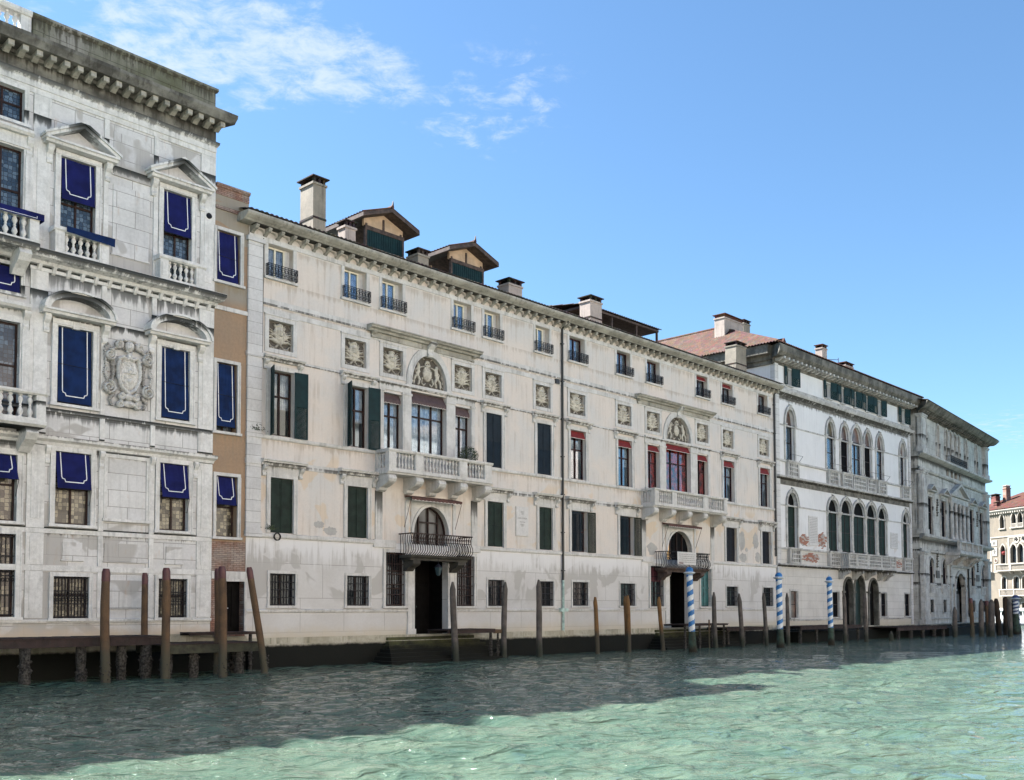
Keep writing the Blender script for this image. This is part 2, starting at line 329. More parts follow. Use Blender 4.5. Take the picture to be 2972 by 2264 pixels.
def ogee(uc, zs, w, h, n=8):                          # pointed gothic arch left-to-right
    L = []
    for i in range(n+1):
        k = i/n; x = -w*(1-k**1.9) if k < 1 else 0.; L.append((uc+x, zs+h*(math.sin(k*math.pi/2)**.9*.72+.28*k**3)))
    return L+[(2*uc-x, z) for x, z in reversed(L[:-1])]
def wall(mb, u0, u1, z0, z1, holes, v=0., dep=.35):
    """front face with openings. hole=(ua,ub,za,zb[,curve]); curve = (u,z) polyline springing..springing closing the top"""
    us = sorted({u0, u1} | {h[0] for h in holes} | {h[1] for h in holes}); zs = sorted({z0, z1} | {h[2] for h in holes} | {h[3] for h in holes})
    for i in range(len(us)-1):
        for j in range(len(zs)-1):
            cu, cz = (us[i]+us[i+1])/2, (zs[j]+zs[j+1])/2
            if cu < u0 or cu > u1 or cz < z0 or cz > z1: continue
            if any(h[0] < cu < h[1] and h[2] < cz < h[3] for h in holes): continue
            mb.quad((us[i], v, zs[j]), (us[i+1], v, zs[j]), (us[i+1], v, zs[j+1]), (us[i], v, zs[j+1]))
    for h in holes:
        a, b, c, d = h[:4]; cv = h[4] if len(h) > 4 else None
        top = cv[0][1] if cv else d
        mb.quad((a, v, c), (a, v-dep, c), (a, v-dep, top), (a, v, top)); mb.quad((b, v, c), (b, v-dep, c), (b, v-dep, top), (b, v, top)); mb.quad((a, v, c), (b, v, c), (b, v-dep, c), (a, v-dep, c))
        if cv:
            for p, q in zip(cv[:-1], cv[1:]):
                mb.quad((p[0], v, p[1]), (q[0], v, q[1]), (q[0], v, d), (p[0], v, d)); mb.quad((p[0], v, p[1]), (q[0], v, q[1]), (q[0], v-dep, q[1]), (p[0], v-dep, p[1]))
        else: mb.quad((a, v, d), (b, v, d), (b, v-dep, d), (a, v-dep, d))
def shell(mb, u0, u1, z0, z1, depth, left=True, right=True):
    if left: mb.quad((u0, 0, z0), (u0, -depth, z0), (u0, -depth, z1), (u0, 0, z1))
    if right: mb.quad((u1, 0, z0), (u1, -depth, z0), (u1, -depth, z1), (u1, 0, z1))
    mb.quad((u0, 0, z0+.01), (u1, 0, z0+.01), (u1, -depth, z0+.01), (u0, -depth, z0+.01)); mb.quad((u0, -depth, z0), (u1, -depth, z0), (u1, -depth, z1), (u0, -depth, z1)); mb.quad((u0, 0, z1-.02), (u1, 0, z1-.02), (u1, -depth, z1-.02), (u0, -depth, z1-.02))
def hood(mb, u0, u1, z1, h, v):
    mb.prof(u0, u1, [(0, z1-h), (v*.45, z1-h), (v*.55, z1-h*.65), (v*.85, z1-h*.5), (v*.9, z1-h*.25), (v, z1-h*.2), (v, z1), (0, z1+.03)])
def console(mb, u, w, z0, z1, v):
    H = z1-z0; P = [(0, z0), (v*.35, z0+.02*H), (v*.45, z0+.15*H), (v*.30, z0+.3*H), (v*.38, z0+.5*H), (v*.8, z0+.68*H), (v*.98, z0+.85*H), (v*.9, z1), (0, z1)]
    mb.prof(u-w/2, u+w/2, P)
    for uu in (u-w/2-.012, u+w/2-.0):
        mb.tube([(uu, v*.72, z0+.84*H), (uu+.012, v*.72, z0+.84*H)], .13*H, 8)
def surround(mb, u0, u1, z0, z1, w, v, sill=True, lint=True):
    mb.box(u0-w, u0, -.02, v, z0, z1); mb.box(u1, u1+w, -.02, v, z0, z1)
    if lint: mb.box(u0-w, u1+w, -.02, v+.003, z1, z1+w)
    mb.box(u0-w-.003, u0-w+.05, 0, v+.025, z0, z1-.003); mb.box(u1+w-.05, u1+w+.003, 0, v+.025, z0, z1-.003)
    if sill: mb.box(u0-w-.05, u1+w+.05, -.03, v+.08, z0-.1, z0)
def sash(mb, u0, u1, z0, z1, v=-.2, w=.07, mull=1, trans=(.62,), d=.06):
    mb.box(u0, u0+w, v-d, v, z0, z1); mb.box(u1-w, u1, v-d, v, z0, z1); mb.box(u0+w, u1-w, v-d, v-.003, z0, z0+w); mb.box(u0+w, u1-w, v-d, v-.003, z1-w, z1)
    for i in range(mull):
        um = u0+(u1-u0)*(i+1)/(mull+1); mb.box(um-w/2, um+w/2, v-d, v+.01, z0+w, z1-w)
    for tt in trans:
        zm = z0+(z1-z0)*tt; mb.box(u0+w, u1-w, v-d, v+.004, zm-w/2, zm+w/2)
def pane(u0, u1, z0, z1, mat, par, v=-.235, curve=None):
    m = MB()
    if curve: m.prismv(v-.01, v, [(u0, z0), (u1, z0)]+[p for p in reversed(curve)])
    else: m.box(u0+.02, u1-.02, v-.01, v, z0+.02, z1-.02)
    return m.build('pane', mat, par)
def curtain(u0, u1, z0, z1, mat, par, v=-.33):
    m = MB(); n = 28
    for a, b in ((u0+.05, (u0+u1)/2-.03), ((u0+u1)/2+.03, u1-.05)):
        for i in range(n):
            x0, x1 = a+(b-a)*i/n, a+(b-a)*(i+1)/n; f = lambda x: v+.02*math.sin(x*55)+.008*math.sin(x*131)
            m.quad((x0, f(x0), z0), (x1, f(x1), z0), (x1, f(x1), z1), (x0, f(x0), z1))
    return m.build('curtain', mat, par, fix=False)
def grille(u0, u1, z0, z1, par, v=-.06, n=8, rows=2, mat='iron', fancy=False):
    m = MB(); r = .013
    for i in range(n+1):
        u = u0+(u1-u0)*i/n; m.box(u-r, u+r, v-r, v+r, z0, z1)
    for j in range(rows+2):
        z = z0+(z1-z0)*(j+.12)/(rows+1.24); m.box(u0, u1, v-r*.8, v+r*1.2, z-.018, z+.018)
    if fancy:
        for i in range(n):
            u = u0+(u1-u0)*(i+.5)/n
            for k in (.45, .56): 
                z = z0+(z1-z0)*k; m.strip(arc(u, z, .065, .065, 0, 360, 8), arc(u, z, .045, .045, 0, 360, 8), v-.01, v+.03)
    return m.build('grille', mat, par)
def leaf(par, uh, v, z0, z1, w, ang, mat, louv=(.08, .48)):
    """shutter leaf hinged at (uh, v); ang 0 points along +u, positive angles swing it outward"""
    m = MB(); H = z1-z0; f = .07
    m.box(0, f, -.02, .02, 0, H); m.box(w-f, w, -.02, .02, 0, H)
    for a in (0., louv[1]*H, H-f): m.box(f, w-f, -.019, .019, a, a+f)
    z = f+.01
    while z < louv[1]*H-.02: m.prof(f, w-f, [(-.012, z), (.012, z+.03), (.012, z+.038), (-.012, z+.008)]); z += .05
    m.box(f, w-f, -.01, .01, louv[1]*H+f, H-f)
    return m.build('shutter', mat, par, loc=(uh, v, z0), ang=-ang)
def closed_shutter(par, u0, u1, z0, z1, mat, v=-.03, louv=False):
    m = MB(); um = (u0+u1)/2
    for a, b in ((u0+.01, um-.008), (um+.008, u1-.01)):
        m.box(a, b, v-.03, v, z0, z1)
        for k in ((.0, .05), (.49, .53), (.95, 1.)): m.box(a+.002, b-.002, v-.01, v+.014, z0+(z1-z0)*k[0], z0+(z1-z0)*k[1])
        m.box(a+.002, a+.055, v-.01, v+.012, z0+.003, z1-.003); m.box(b-.055, b-.002, v-.01, v+.012, z0+.003, z1-.003)
        if louv:
            z = z0+.1
            while z < z0+(z1-z0)*.48: m.prof(a+.05, b-.05, [(v, z), (v+.010, z+.005), (v, z+.045)]); z += .055
    return m.build('shutter', mat, par)
def scroll_rail(par, u0, u1, z0, z1, v, mat='iron', name='railing'):
    m = MB(); r = .012
    for z in (z0, z0+.08, z1-.08, z1): m.box(u0, u1, v-r, v+r, z-.01, z+.01)
    n = max(3, int((u1-u0)/.155))
    for i in range(n+1):
        u = u0+(u1-u0)*i/n; m.box(u-r*.8, u+r*.8, v-r, v+r, z0, z1)
        if i < n:
            uc = u+(u1-u0)/n/2; zc = (z0+z1)/2; R = min((z1-z0)*.30, (u1-u0)/n*.46)
            m.strip(arc(uc, zc+.04, R, R, 0, 360, 10), arc(uc, zc+.04, R-.018, R-.018, 0, 360, 10), v-.008, v+.008)
            m.strip(arc(uc, zc-.1, R*.5, R*.5, 0, 360, 8), arc(uc, zc-.1, R*.5-.016, R*.5-.016, 0, 360, 8), v-.008, v+.008)
    for u in (u0, u1):
        for z in (z0, z1-.08, z1): m.box(u-r, u+r, 0, v, z-.01, z+.01)
        for k in range(1, 3): m.box(u-r, u+r, v*k/3-.01, v*k/3+.01, z0, z1)
    return m.build(name, mat, par)
BAL = [(.62, 0), (.62, .06), (.34, .08), (.5, .14), (.80, .24), (.62, .34), (.34, .42), (.30, .47), (.42, .49), (.42, .52), (.30, .54), (.36, .60), (.74, .72), (.66, .80), (.34, .90), (.58, .93), (.58, 1.)]
BAL2 = [(.62, 0), (.62, .08), (.34, .10), (.52, .18), (.85, .32), (.66, .48), (.36, .66), (.30, .78), (.44, .82), (.44, .87), (.60, .92), (.60, 1.)]
def balusters(par, pts, z0, h, r, mat, prof=BAL, n=10):
    first = None
    for u, v in pts:
        if first is None:
            m = MB(); m.lathe(0, 0, [(a*r, b*h) for a, b in prof], n); first = m.build('baluster', mat, par, smooth=True, loc=(u, v, z0))
        else: dup(first, par, u, v, z0)
def blind(par, u0, u1, z0, z1, v0=-.02, v1=.14, mat='blue_cloth', full=True):
    """blue fabric blind with a white piped line that steps in at the bottom corners; slanting out at its foot"""
    m = MB(); f = lambda z: v1+(v0-v1)*((z-z0)/(z1-z0))
    K = 6
    for i in range(K):
        for j in range(K):
            ua, ub = u0+(u1-u0)*i/K, u0+(u1-u0)*(i+1)/K; za, zb = z0+(z1-z0)*j/K, z0+(z1-z0)*(j+1)/K
            w = lambda u, z: f(z)+.014*math.sin(u*9+z*2.3+u0*7)+.008*math.sin(z*11+u0)
            m.quad((ua, w(ua, za), za), (ub, w(ub, za), za), (ub, w(ub, zb), zb), (ua, w(ua, zb), zb))
    m.mat(1); W_ = u1-u0; e = W_*.13; k = .10
    pl = [(u0+e, z1), (u0+e, z0+.42), (u0+e+.02, z0+.36), (u0+e+k, z0+.33), (u0+e+k+.03, z0+.24)]
    pl = pl+[(u0+u1-a, b) for a, b in reversed(pl)]
    for (a, b), (c, d) in zip(pl[:-1], pl[1:]):
        L = math.hypot(c-a, d-b); nx, nz = -(d-b)/L*.016, (c-a)/L*.016; ex, ez = (c-a)/L*.012, (d-b)/L*.012
        q = [(a-ex+nx, b-ez+nz), (c+ex+nx, d+ez+nz), (c+ex-nx, d+ez-nz), (a-ex-nx, b-ez-nz)]
        m.quad(*[(x, f(z)+.022, z) for x, z in q])
    m.mat(2); m.tube([(u0, v1, z0), (u1, v1, z0)], .014)
    if z1-z0 > 1.9: zm = z0+(z1-z0)*.5; m.tube([(u0, f(zm)+.025, zm+.02), (u1, f(zm)+.025, zm-.02)], .010, 5)
    if v1 > .19:
        for u in (u0, u1): m.tube([(u, .0, z0-.55), (u, v1, z0)], .010, 5)
    return m.build('awning', [mat, 'white_paint', 'iron'], par, fix=False)
def valance(par, u0, u1, zt, zb, v0, v1, mat, line='trim_line', drop=.16, scal=.17, name='awning', frame=False):
    m = MB(); m.quad((u0, v0, zt), (u1, v0, zt), (u1, v1, zb), (u0, v1, zb)); m.quad((u0, v0-.01, zt-.02), (u1, v0-.01, zt-.02), (u1, v1-.01, zb-.02), (u0, v1-.01, zb-.02))
    n = max(1, round((u1-u0)/scal)) if scal else 1; N = n*6
    ed = lambda u: zb-drop-(.035*abs(math.sin(math.pi*n*(u-u0)/(u1-u0))) if scal else 0.)
    for i in range(N):
        a, b = u0+(u1-u0)*i/N, u0+(u1-u0)*(i+1)/N
        m.mat(0).quad((a, v1+.003, zb), (b, v1+.003, zb), (b, v1+.003, ed(b)), (a, v1+.003, ed(a)))
        m.mat(1).quad((a, v1+.008, ed(a)+.016), (b, v1+.008, ed(b)+.016), (b, v1+.008, ed(b)-.008), (a, v1+.008, ed(a)-.008))
    m.mat(0)
    for u in (u0, u1): m.add([(u, -v0, zt), (u, -v1, zb), (u, -v0, zb)], [(0, 1, 2)])
    if frame:
        for u in (u0, u1): m.tube([(u, .02, zb-1.4), (u, v1, zb)], .012, 5)
    return m.build(name, [mat, line], par, fix=False)
# --------------------------------------------------- carved reliefs as height fields
def relief_mesh(w, h, nx, nz, prims, mask=None, cut=None):
    X, Z = np.meshgrid(np.linspace(-w/2, w/2, nx), np.linspace(-h/2, h/2, nz)); H = np.zeros_like(X)
    for p in prims:
        if p[0] == 'e':
            _, x, z, rx, rz, hh, b = p; q = 1-((X-x)/rx)**2-((Z-z)/rz)**2; H = np.maximum(H, np.where(q > 0, b+hh*np.sqrt(np.maximum(q, 0)), 0))
        elif p[0] == 'd':
            _, x, z, rx, rz, hh = p; q = 1-((X-x)/rx)**2-((Z-z)/rz)**2; H = H-np.where(q > 0, hh*np.maximum(q, 0), 0)
        elif p[0] == 'b':
            _, x0, x1, z0, z1, hh = p; H = np.maximum(H, np.where((X > x0) & (X < x1) & (Z > z0) & (Z < z1), hh, 0))
        else:
            _, pts, r0, r1, hh = p; n = len(pts)-1
            for i in range(n):
                (ax, az_), (bx, bz) = pts[i], pts[i+1]; r = r0+(r1-r0)*i/max(1, n); dx, dz = bx-ax, bz-az_; L = dx*dx+dz*dz+1e-9
                k = np.clip(((X-ax)*dx+(Z-az_)*dz)/L, 0, 1); q = 1-((X-ax-k*dx)**2+(Z-az_-k*dz)**2)/r**2
                H = np.maximum(H, np.where(q > 0, hh*np.sqrt(np.maximum(q, 0)), 0))
    rg = np.random.RandomState(nx+len(prims)); q_ = rg.rand(nz, nx); q_ = (q_+np.roll(q_, 1, 0)+np.roll(q_, 1, 1)+np.roll(q_, -1, 0)+np.roll(q_, -1, 1))/5; H = H+np.where(H > .03, (q_-.5)*.11*min(1., w/1.2), (q_-.5)*.02)
    keep = np.ones_like(H, bool)
    if mask is not None: keep &= mask(X, Z)
    if cut: keep &= H > cut
    m = MB(); m.v = [(float(x), -float(y), float(z)) for x, y, z in zip(X.ravel(), H.ravel(), Z.ravel())]
    for j in range(nz-1):
        for i in range(nx-1):
            if keep[j, i] and keep[j, i+1] and keep[j+1, i] and keep[j+1, i+1]: a = j*nx+i; m.f.append([a, a+1, a+nx+1, a+nx]); m.mi.append(0)
    return m
def bust(seed, s=1.):
    r = random.Random(seed); P = []
    for sd_ in (-1, 1):
        for k in range(6):
            a = math.radians(20+k*27+r.uniform(-8, 8)); L = r.uniform(.36, .5)
            x0, z0 = sd_*.10, -.22+.04*k; pts = [(x0, z0)]
            for i in range(1, 6):
                aa = a+.5*math.sin(i*.8+r.random())*.8; pts.append((pts[-1][0]+sd_*math.cos(aa-.6)*L/5, pts[-1][1]+math.sin(aa-.5)*L/5))
            P.append(('c', pts, .058, .022, .11)); P.append(('c', [(x*1.0, z+.09) for x, z in pts[2:]], .035, .015, .08))
        P.append(('c', [(sd_*.05, -.3), (sd_*.18, -.42), (sd_*.33, -.40), (sd_*.42, -.30)], .05, .03, .06))
        P.append(('c', [(sd_*.48, -.1), (sd_*.42, .12), (sd_*.46, .3), (sd_*.38, .42)], .035, .02, .045))
        P.append(('c', [(sd_*.14, .25), (sd_*.19, .14), (sd_*.18, .0), (sd_*.12, -.08)], .055, .04, .11))
    P += [('e', 0, -.14, .22, .16, .08, .02), ('e', 0, .13, .125, .18, .15, .03), ('e', 0, -.06, .095, .12, .12, .03), ('e', 0, .25, .14, .10, .13, .02), ('c', [(-.15, .22), (-.19, .1), (-.16, -.04)], .045, .04, .12), ('c', [(.15, .22), (.19, .1), (.16, -.04)], .045, .04, .12), ('c', [(-.1, .36), (0, .40), (.1, .36)], .05, .05, .14),
          ('c', [(0, .17), (0, .07)], .03, .038, .22), ('c', [(-.09, .175), (-.03, .185)], .022, .02, .19), ('c', [(.09, .175), (.03, .185)], .022, .02, .19),
          ('c', [(-.05, .01), (.05, .01)], .03, .03, .185), ('e', -.08, -.10, .05, .06, .12, .02), ('e', .07, -.12, .05, .06, .12, .02),
          ('d', -.058, .140, .03, .02, .05), ('d', .058, .140, .03, .02, .05), ('d', 0, -.02, .04, .014, .04)]
    for k in range(5): P.append(('c', [(-.34+.17*k, -.47), (-.30+.17*k, -.40), (-.25+.17*k, -.46)], .03, .03, .05))
    return [tuple([p[0]]+[([(a*s, b*s) for a, b in q] if isinstance(q, list) else q*s) for q in p[1:]]) for p in P]
def lunette_prims():
    P = [('e', 0, -.10, .30, .38, .10, .03), ('e', 0, -.10, .20, .27, .14, .03), ('c', [(0, .1), (0, -.3)], .03, .03, .2),
         ('c', [(-.14, .30), (-.07, .42), (0, .34), (.07, .42), (.14, .30)], .05, .05, .12), ('e', 0, .48, .07, .08, .12, .02), ('e', 0, .28, .2, .06, .12, .02)]
    for s in (-1, 1):
        P += [('e', s*.58, .26, .09, .11, .13, .03), ('c', [(s*.56, .15), (s*.56, -.05), (s*.62, -.2)], .12, .10, .13), ('c', [(s*.52, .1), (s*.38, .16), (s*.22, .2)], .05, .04, .1),
              ('c', [(s*.62, .1), (s*.74, -.02), (s*.70, -.15)], .05, .04, .09), ('c', [(s*.6, -.2), (s*.48, -.38), (s*.56, -.58)], .08, .05, .12), ('c', [(s*.66, -.2), (s*.8, -.36), (s*.84, -.58)], .08, .05, .11),
              ('c', [(s*.3, -.3), (s*.36, -.5), (s*.25, -.6), (s*.15, -.52)], .05, .04, .1), ('c', [(s*.9, -.1), (s*.98, -.3), (s*.92, -.5), (s*1.02, -.6)], .05, .04, .08),
              ('c', [(s*.2, .5), (s*.32, .58), (s*.42, .5)], .04, .03, .07), ('c', [(s*.75, .2), (s*.86, .1), (s*.9, -.02)], .04, .03, .07)]
    return P
# =================================================== twin cream palaces
RELIEF = {}
def put_relief(par, uc, zc, w, h, kind):
    key = (kind, round(w, 1))
    if key not in RELIEF:
        n = 44; m = relief_mesh(w, h, n, n, bust(kind, w/1.02*1.0))
        RELIEF[key] = m
    m0 = RELIEF[key]; m = MB(); m.v = m0.v; m.f = m0.f; m.mi = m0.mi
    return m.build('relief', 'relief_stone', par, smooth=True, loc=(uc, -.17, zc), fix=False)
ROOFW = .235
def tile_sheet(m, u0, u1, v0, z0, v1, z1, courses=10, amp=.045, per=ROOFW, edge=.02):
    n = int((u1-u0)/per)*6
    for j in range(courses):
        ka, kb = j/courses, (j+1)/courses
        va, vb = v0+(v1-v0)*ka, v0+(v1-v0)*kb; za, zb = z0+(z1-z0)*ka+.03, z0+(z1-z0)*kb
        A = len(m.v)
        for i in range(n+1):
            u = u0+(u1-u0)*i/n; w = amp*abs(math.sin(math.pi*(u-u0)/per))*1.3
            m.v += [(u, -va, za+w), (u, -vb, zb+w), (u, -va, za-.015)]
        for i in range(n):
            a = A+3*i; m.f.append([a, a+3, a+4, a+1]); m.mi.append(m.m); m.f.append([a, a+2, a+5, a+3]); m.mi.append(m.m)
def chimney(par, u0, u1, v, dep, z0, z1, mat, taper=0., cap=.12, capmat='tiles_dark', band=True, name='chimney', vents=True):
    m = MB(); um = (u0+u1)/2; t_ = taper
    m.add([(u0, -v, z0), (u1, -v, z0), (u1, -v+dep, z0), (u0, -v+dep, z0), (u0+t_, -v, z1-.35), (u1-t_, -v, z1-.35), (u1-t_, -v+dep, z1-.35), (u0+t_, -v+dep, z1-.35)], [(0, 1, 5, 4), (1, 2, 6, 5), (2, 3, 7, 6), (3, 0, 4, 7), (4, 5, 6, 7)])
    m.box(u0+t_-.05, u1-t_+.05, v-dep-.05, v+.05, z1-.40, z1-.30)
    m.mat(1)
    a, b = u0+t_+.03, u1-t_-.03
    if vents:
        for uu in (a, (a+b)/2-.06, b-.12):
            for vv in (v-.12, v-dep): m.box(uu, uu+.12, vv, vv+.12, z1-.30, z1-.08)
        m.mat(2); m.box(a+.1, b-.1, v-dep+.1, v-.1, z1-.31, z1-.07); m.mat(1)
    else: m.box(a, b, v-dep+.03, v-.03, z1-.3, z1-.08)
    e = cap
    m.add([(a-e, -v-e, z1-.08), (b+e, -v-e, z1-.08), (b+e, -v+dep+e, z1-.08), (a-e, -v+dep+e, z1-.08), (a-e, -v-e, z1-.03), (b+e, -v-e, z1-.03), (b+e, -v+dep+e, z1-.03), (a-e, -v+dep+e, z1-.03), (um-.05, -v+dep/2, z1+.10), (um+.05, -v+dep/2, z1+.10)],
          [(0, 1, 2, 3), (0, 1, 5, 4), (1, 2, 6, 5), (2, 3, 7, 6), (3, 0, 4, 7), (4, 5, 9, 8), (5, 6, 9), (6, 7, 8, 9), (7, 4, 8)])
    if band: m.box(u0+t_*.5-.025, u1-t_*.5+.025, v-dep-.025, v+.025, z0+(z1-z0)*.36, z0+(z1-z0)*.36+.09)
    return m.build(name, [mat, capmat, 'dark_room'], par)
def big_balcony(P, u0, u1, piers, v, zs, zr, mat, corb, brad=.085, seg=(5, 10, 6), nside=3):
    m = MB(); zb = zs+.17
    m.prof(u0, u1, [(0, zs), (v*.9, zs), (v*.93, zs+.06), (v, zs+.09), (v, zb), (0, zb)])
    m.box(u0+.04, u1-.04, v-.30, v-.04, zb, zb+.09); m.prof(u0-.02, u1+.02, [(v-.33, zr-.14), (v-.02, zr-.14), (v+.03, zr-.07), (v+.03, zr), (v-.36, zr)])
    for s in (0, 1):
        a = u0-.02 if s == 0 else u1-.34; m.box(a, a+.36, 0, v-.33, zr-.139, zr-.003); a = u0+.04 if s == 0 else u1-.30; m.box(a, a+.26, 0, v-.3, zb, zb+.09)
    for a, b in piers:
        m.box(a, b, v-.31, v-.03, zb+.09, zr-.14); m.box(a+.06, b-.06, v-.31, v-.015, zb+.16, zr-.20)
    for a in (u0+.04, u1-.30): m.box(a, a+.26, 0, .12, zb+.09, zr-.14)
    o = m.build('balcony', mat, P)
    pts = []
    for i in range(len(piers)-1):
        a, b = piers[i][1], piers[i+1][0]; n = seg[i]
        pts += [(a+(b-a)*(k+.5)/n, v-.17) for k in range(n)]
    for uu in (u0+.17, u1-.17): pts += [(uu, .12+(v-.45)*(k+.5)/nside) for k in range(nside)]
    balusters(o, pts, zb+.09, zr-.14-zb-.09, brad, mat)
    c0 = None
    for u in corb:
        if c0 is None:
            m = MB(); V = v*.92; w = .22
            m.prof(-w, w, [(0, -.10), (0, -.70), (.10, -.76), (.25, -.70), (.33, -.58), (.45, -.56), (.62, -.50), (.78*V/.92, -.42), (V-.04, -.34), (V+.02, -.22), (V-.02, -.08), (V-.10, -.02), (V-.14, 0), (0, 0)])
            for s in (-w-.02, w): m.tube([(s, V-.16, -.2), (s+.02, V-.16, -.2)], .13, 12); m.tube([(s, .18, -.60), (s+.02, .18, -.60)], .09, 10)
            c0 = m.build('corbel', mat, o, loc=(u, 0, zs))
        else: dup(c0, o, u, 0, zs)
    return o
def twin_palace(P, U0, U1, D):
    Z0 = 1.2
    sl = D['serl']; lu = D['lun']; dr = D['door']; da = D['darch']
    arcl = arc((lu[0]+lu[1])/2, 13.12, (lu[1]-lu[0])/2, 1.5, n=18); arcd = arc((da[0]+da[1])/2, 6.0, (da[1]-da[0])/2, 1.33, n=18)
    top = [(a, b, 16.36, 17.76) for a, b in D['top']]
    w2 = [(a, b, 9.7, 12.46) for a, b in D['w2']]; w1 = [(a, b, 5.62, 7.92) for a, b in D['w1']]; gw = [(a, b, D['gz'][0], D['gz'][1]) for a, b in D['gw']]
    hol = top+w2+w1+[(a, b, 9.7, zt) for a, b, zt in sl]+[(da[0], da[1], 5.0, 7.33, arcd), (lu[0], lu[1], 13.10, 14.62, arcl)]
    hol += [(c-D['rw']/2, c+D['rw']/2, 13.35, 14.55) for c in D['rel']]
    m = MB(); wall(m, U0, U1, 5.5, 18.3, hol); shell(m, U0, U1, Z0, 18.3, 9., D['left'], D['right'])
    m.box(U0+.1, U1-.1, -6.0, -5.9, Z0, 18.2)
    m.mat(1); wall(m, U0, U1, Z0, 5.5, gw+[(a, b, 2.57, 5.05) for a, b in D['tall']]+[(dr[0], dr[1], Z0, 4.80)])
    m.build('wall', ['cream', 'grey_render'], P)
    m = MB(); m.box(U0, U1, 0, .16, 1.0, Z0+.05); m.box(U0-.03, U1, -.05, .32, -1.2, 1.0); m.build('foundation', 'foundation', P)
    # string courses
    m = MB(); dL, dR = dr[0]-.45, dr[1]+.45
    for a, b in ((U0, dr[0]), (dr[1], U1)): m.prof(a, b, [(0, 2.28), (.05, 2.30), (.07, 2.36), (.07, 2.40), (0, 2.44)])
    for a, b in ((U0, D['blk'][0]), (D['blk'][1], U1)): m.prof(a, b, [(-.05, 5.38), (.05, 5.38), (.09, 5.44), (.09, 5.56), (-.05, 5.60)])
    m.box(D['blk'][0], D['iron'][0]-.25, -.05, .10, 5.26, 5.60); m.box(D['iron'][1]-.2, D['blk'][1], -.05, .10, 5.26, 5.60)
    for a, b in ((U0, D['bal'][0]), (D['bal'][1], U1)):
        m.box(a, b, -.05, .035, 8.37, 8.63); m.prof(a, b, [(-.05, 9.50), (.06, 9.50), (.10, 9.56), (.10, 9.66), (-.05, 9.68)])
    lc = D['lcorn']
    m.box(U0, U1, -.05, .03, 12.88, 13.0)
    for a, b in ((U0, lc[0]+.2), (lc[1]-.2, U1)): m.box(a, b, -.05, .05, 15.14, 15.40)
    m.box(U0, U1, -.05, .032, 14.80, 15.02)
    m.box(U0, U1, -.05, .045, 17.77, 17.98)
    m.build('string_course', 'c_trim', P)
    # cornice with brackets and little arches of plaster between them
    m = MB(); m.prof(U0-(.55 if D['left'] else 0), U1+(.15 if D['right'] else 0), [(-.05, 18.27), (.50, 18.27), (.58, 18.33), (.66, 18.36), (.78, 18.44), (.82, 18.50), (.82, 18.58), (.0, 18.62)])
    co = m.build('cornice', 'c_cornice', P)
    n = round((U1-U0)/.62); b0 = None; fill = MB()
    for i in range(n+1):
        u = U0+.12+(U1-U0-.24)*i/n
        if b0 is None:
            m = MB(); m.prof(-.075, .075, [(0, 0), (0, -.30), (.08, -.31), (.15, -.24), (.28, -.19), (.42, -.17), (.50, -.08), (.48, 0)]); b0 = m.build('bracket', 'c_cornice', co, loc=(u, .0, 18.27))
        else: dup(b0, co, u, 0, 18.27)
        if i < n:
            d = (U1-U0-.24)/n; cv = arc(u+d/2, 18.04, d/2-.07, .17, n=6)
            for p, q in zip(cv[:-1], cv[1:]): fill.quad((p[0], .16, p[1]), (q[0], .16, q[1]), (q[0], .16, 18.27), (p[0], .16, 18.27)); fill.quad((p[0], .16, p[1]), (q[0], .16, q[1]), (q[0], 0., q[1]), (p[0], 0., p[1]))
    fill.build('cornice_arches', 'cream', P, fix=False); m = MB(); m.box(U0, U1, .165, .52, 18.245, 18.268); m.build('cornice_shade', 'soot_shade', P)  # near-black strip under the cornice paints in the shade between the brackets
    # roof
    m = MB(); tile_sheet(m, U0-(.5 if D['left'] else 0), U1, .84, 18.60, -5., 20.25, 12); m.quad((U0, -5, 20.25), (U1, -5, 20.25), (U1, -10, 18.5), (U0, -10, 18.5))
    rf = m.build('roof', D['rmat'], P, fix=False)
    for c in D['chim']: chimney(rf, *c)
    # reliefs with stone frames
    for i, c in enumerate(D['rel']):
        w = D['rw']; m = MB(); fr = .19
        m.box(c-w/2-fr, c-w/2, -.02, .05, 13.17, 14.73); m.box(c+w/2, c+w/2+fr, -.02, .05, 13.17, 14.73); m.box(c-w/2, c+w/2, -.02, .052, 13.17, 13.35); m.box(c-w/2, c+w/2, -.02, .052, 14.55, 14.73)
        m.box(c-w/2-fr-.03, c+w/2+fr+.03, 0, .09, 14.73, 14.79)
        fo = m.build('relief_frame', 'c_trim', P); put_relief(fo, c, 13.95, w+.04, 1.24, i+(6 if U0 > 10 else 0))
    # lunette
    uc, ru = (lu[0]+lu[1])/2, (lu[1]-lu[0])/2
    m = MB(); m.strip([(uc-ru-.32, 13.02)]+arc(uc, 13.12, ru+.32, 1.86, n=18)+[(uc+ru+.32, 13.02)], [(uc-ru, 13.02)]+arcl+[(uc+ru, 13.02)], -.05, .07)
    m.strip(arc(uc, 13.12, ru+.06, 1.56, n=18), arcl, .065, .10)
    m.prof(lu[0]-.35, lu[1]+.35, [(-.05, 12.86), (.06, 12.86), (.12, 12.94), (.12, 13.06), (-.05, 13.08)])
    console(m, uc, .36, 14.55, 15.30, .46)
    fo = m.build('lunette_frame', 'c_trim', P)
    rm = relief_mesh(ru*2, 1.6, 64, 44, [tuple([p[0]]+[([(a*ru/1.1, b*1.15) for a, b in q] if isinstance(q, list) else q*1.02) for q in p[1:]]) for p in lunette_prims()], mask=lambda X, Z: ((X/ru)**2+((Z+.78)/1.54)**2) < 1)
    rm.build('relief', 'relief_stone', fo, smooth=True, loc=(uc, -.16, 13.88), fix=False)
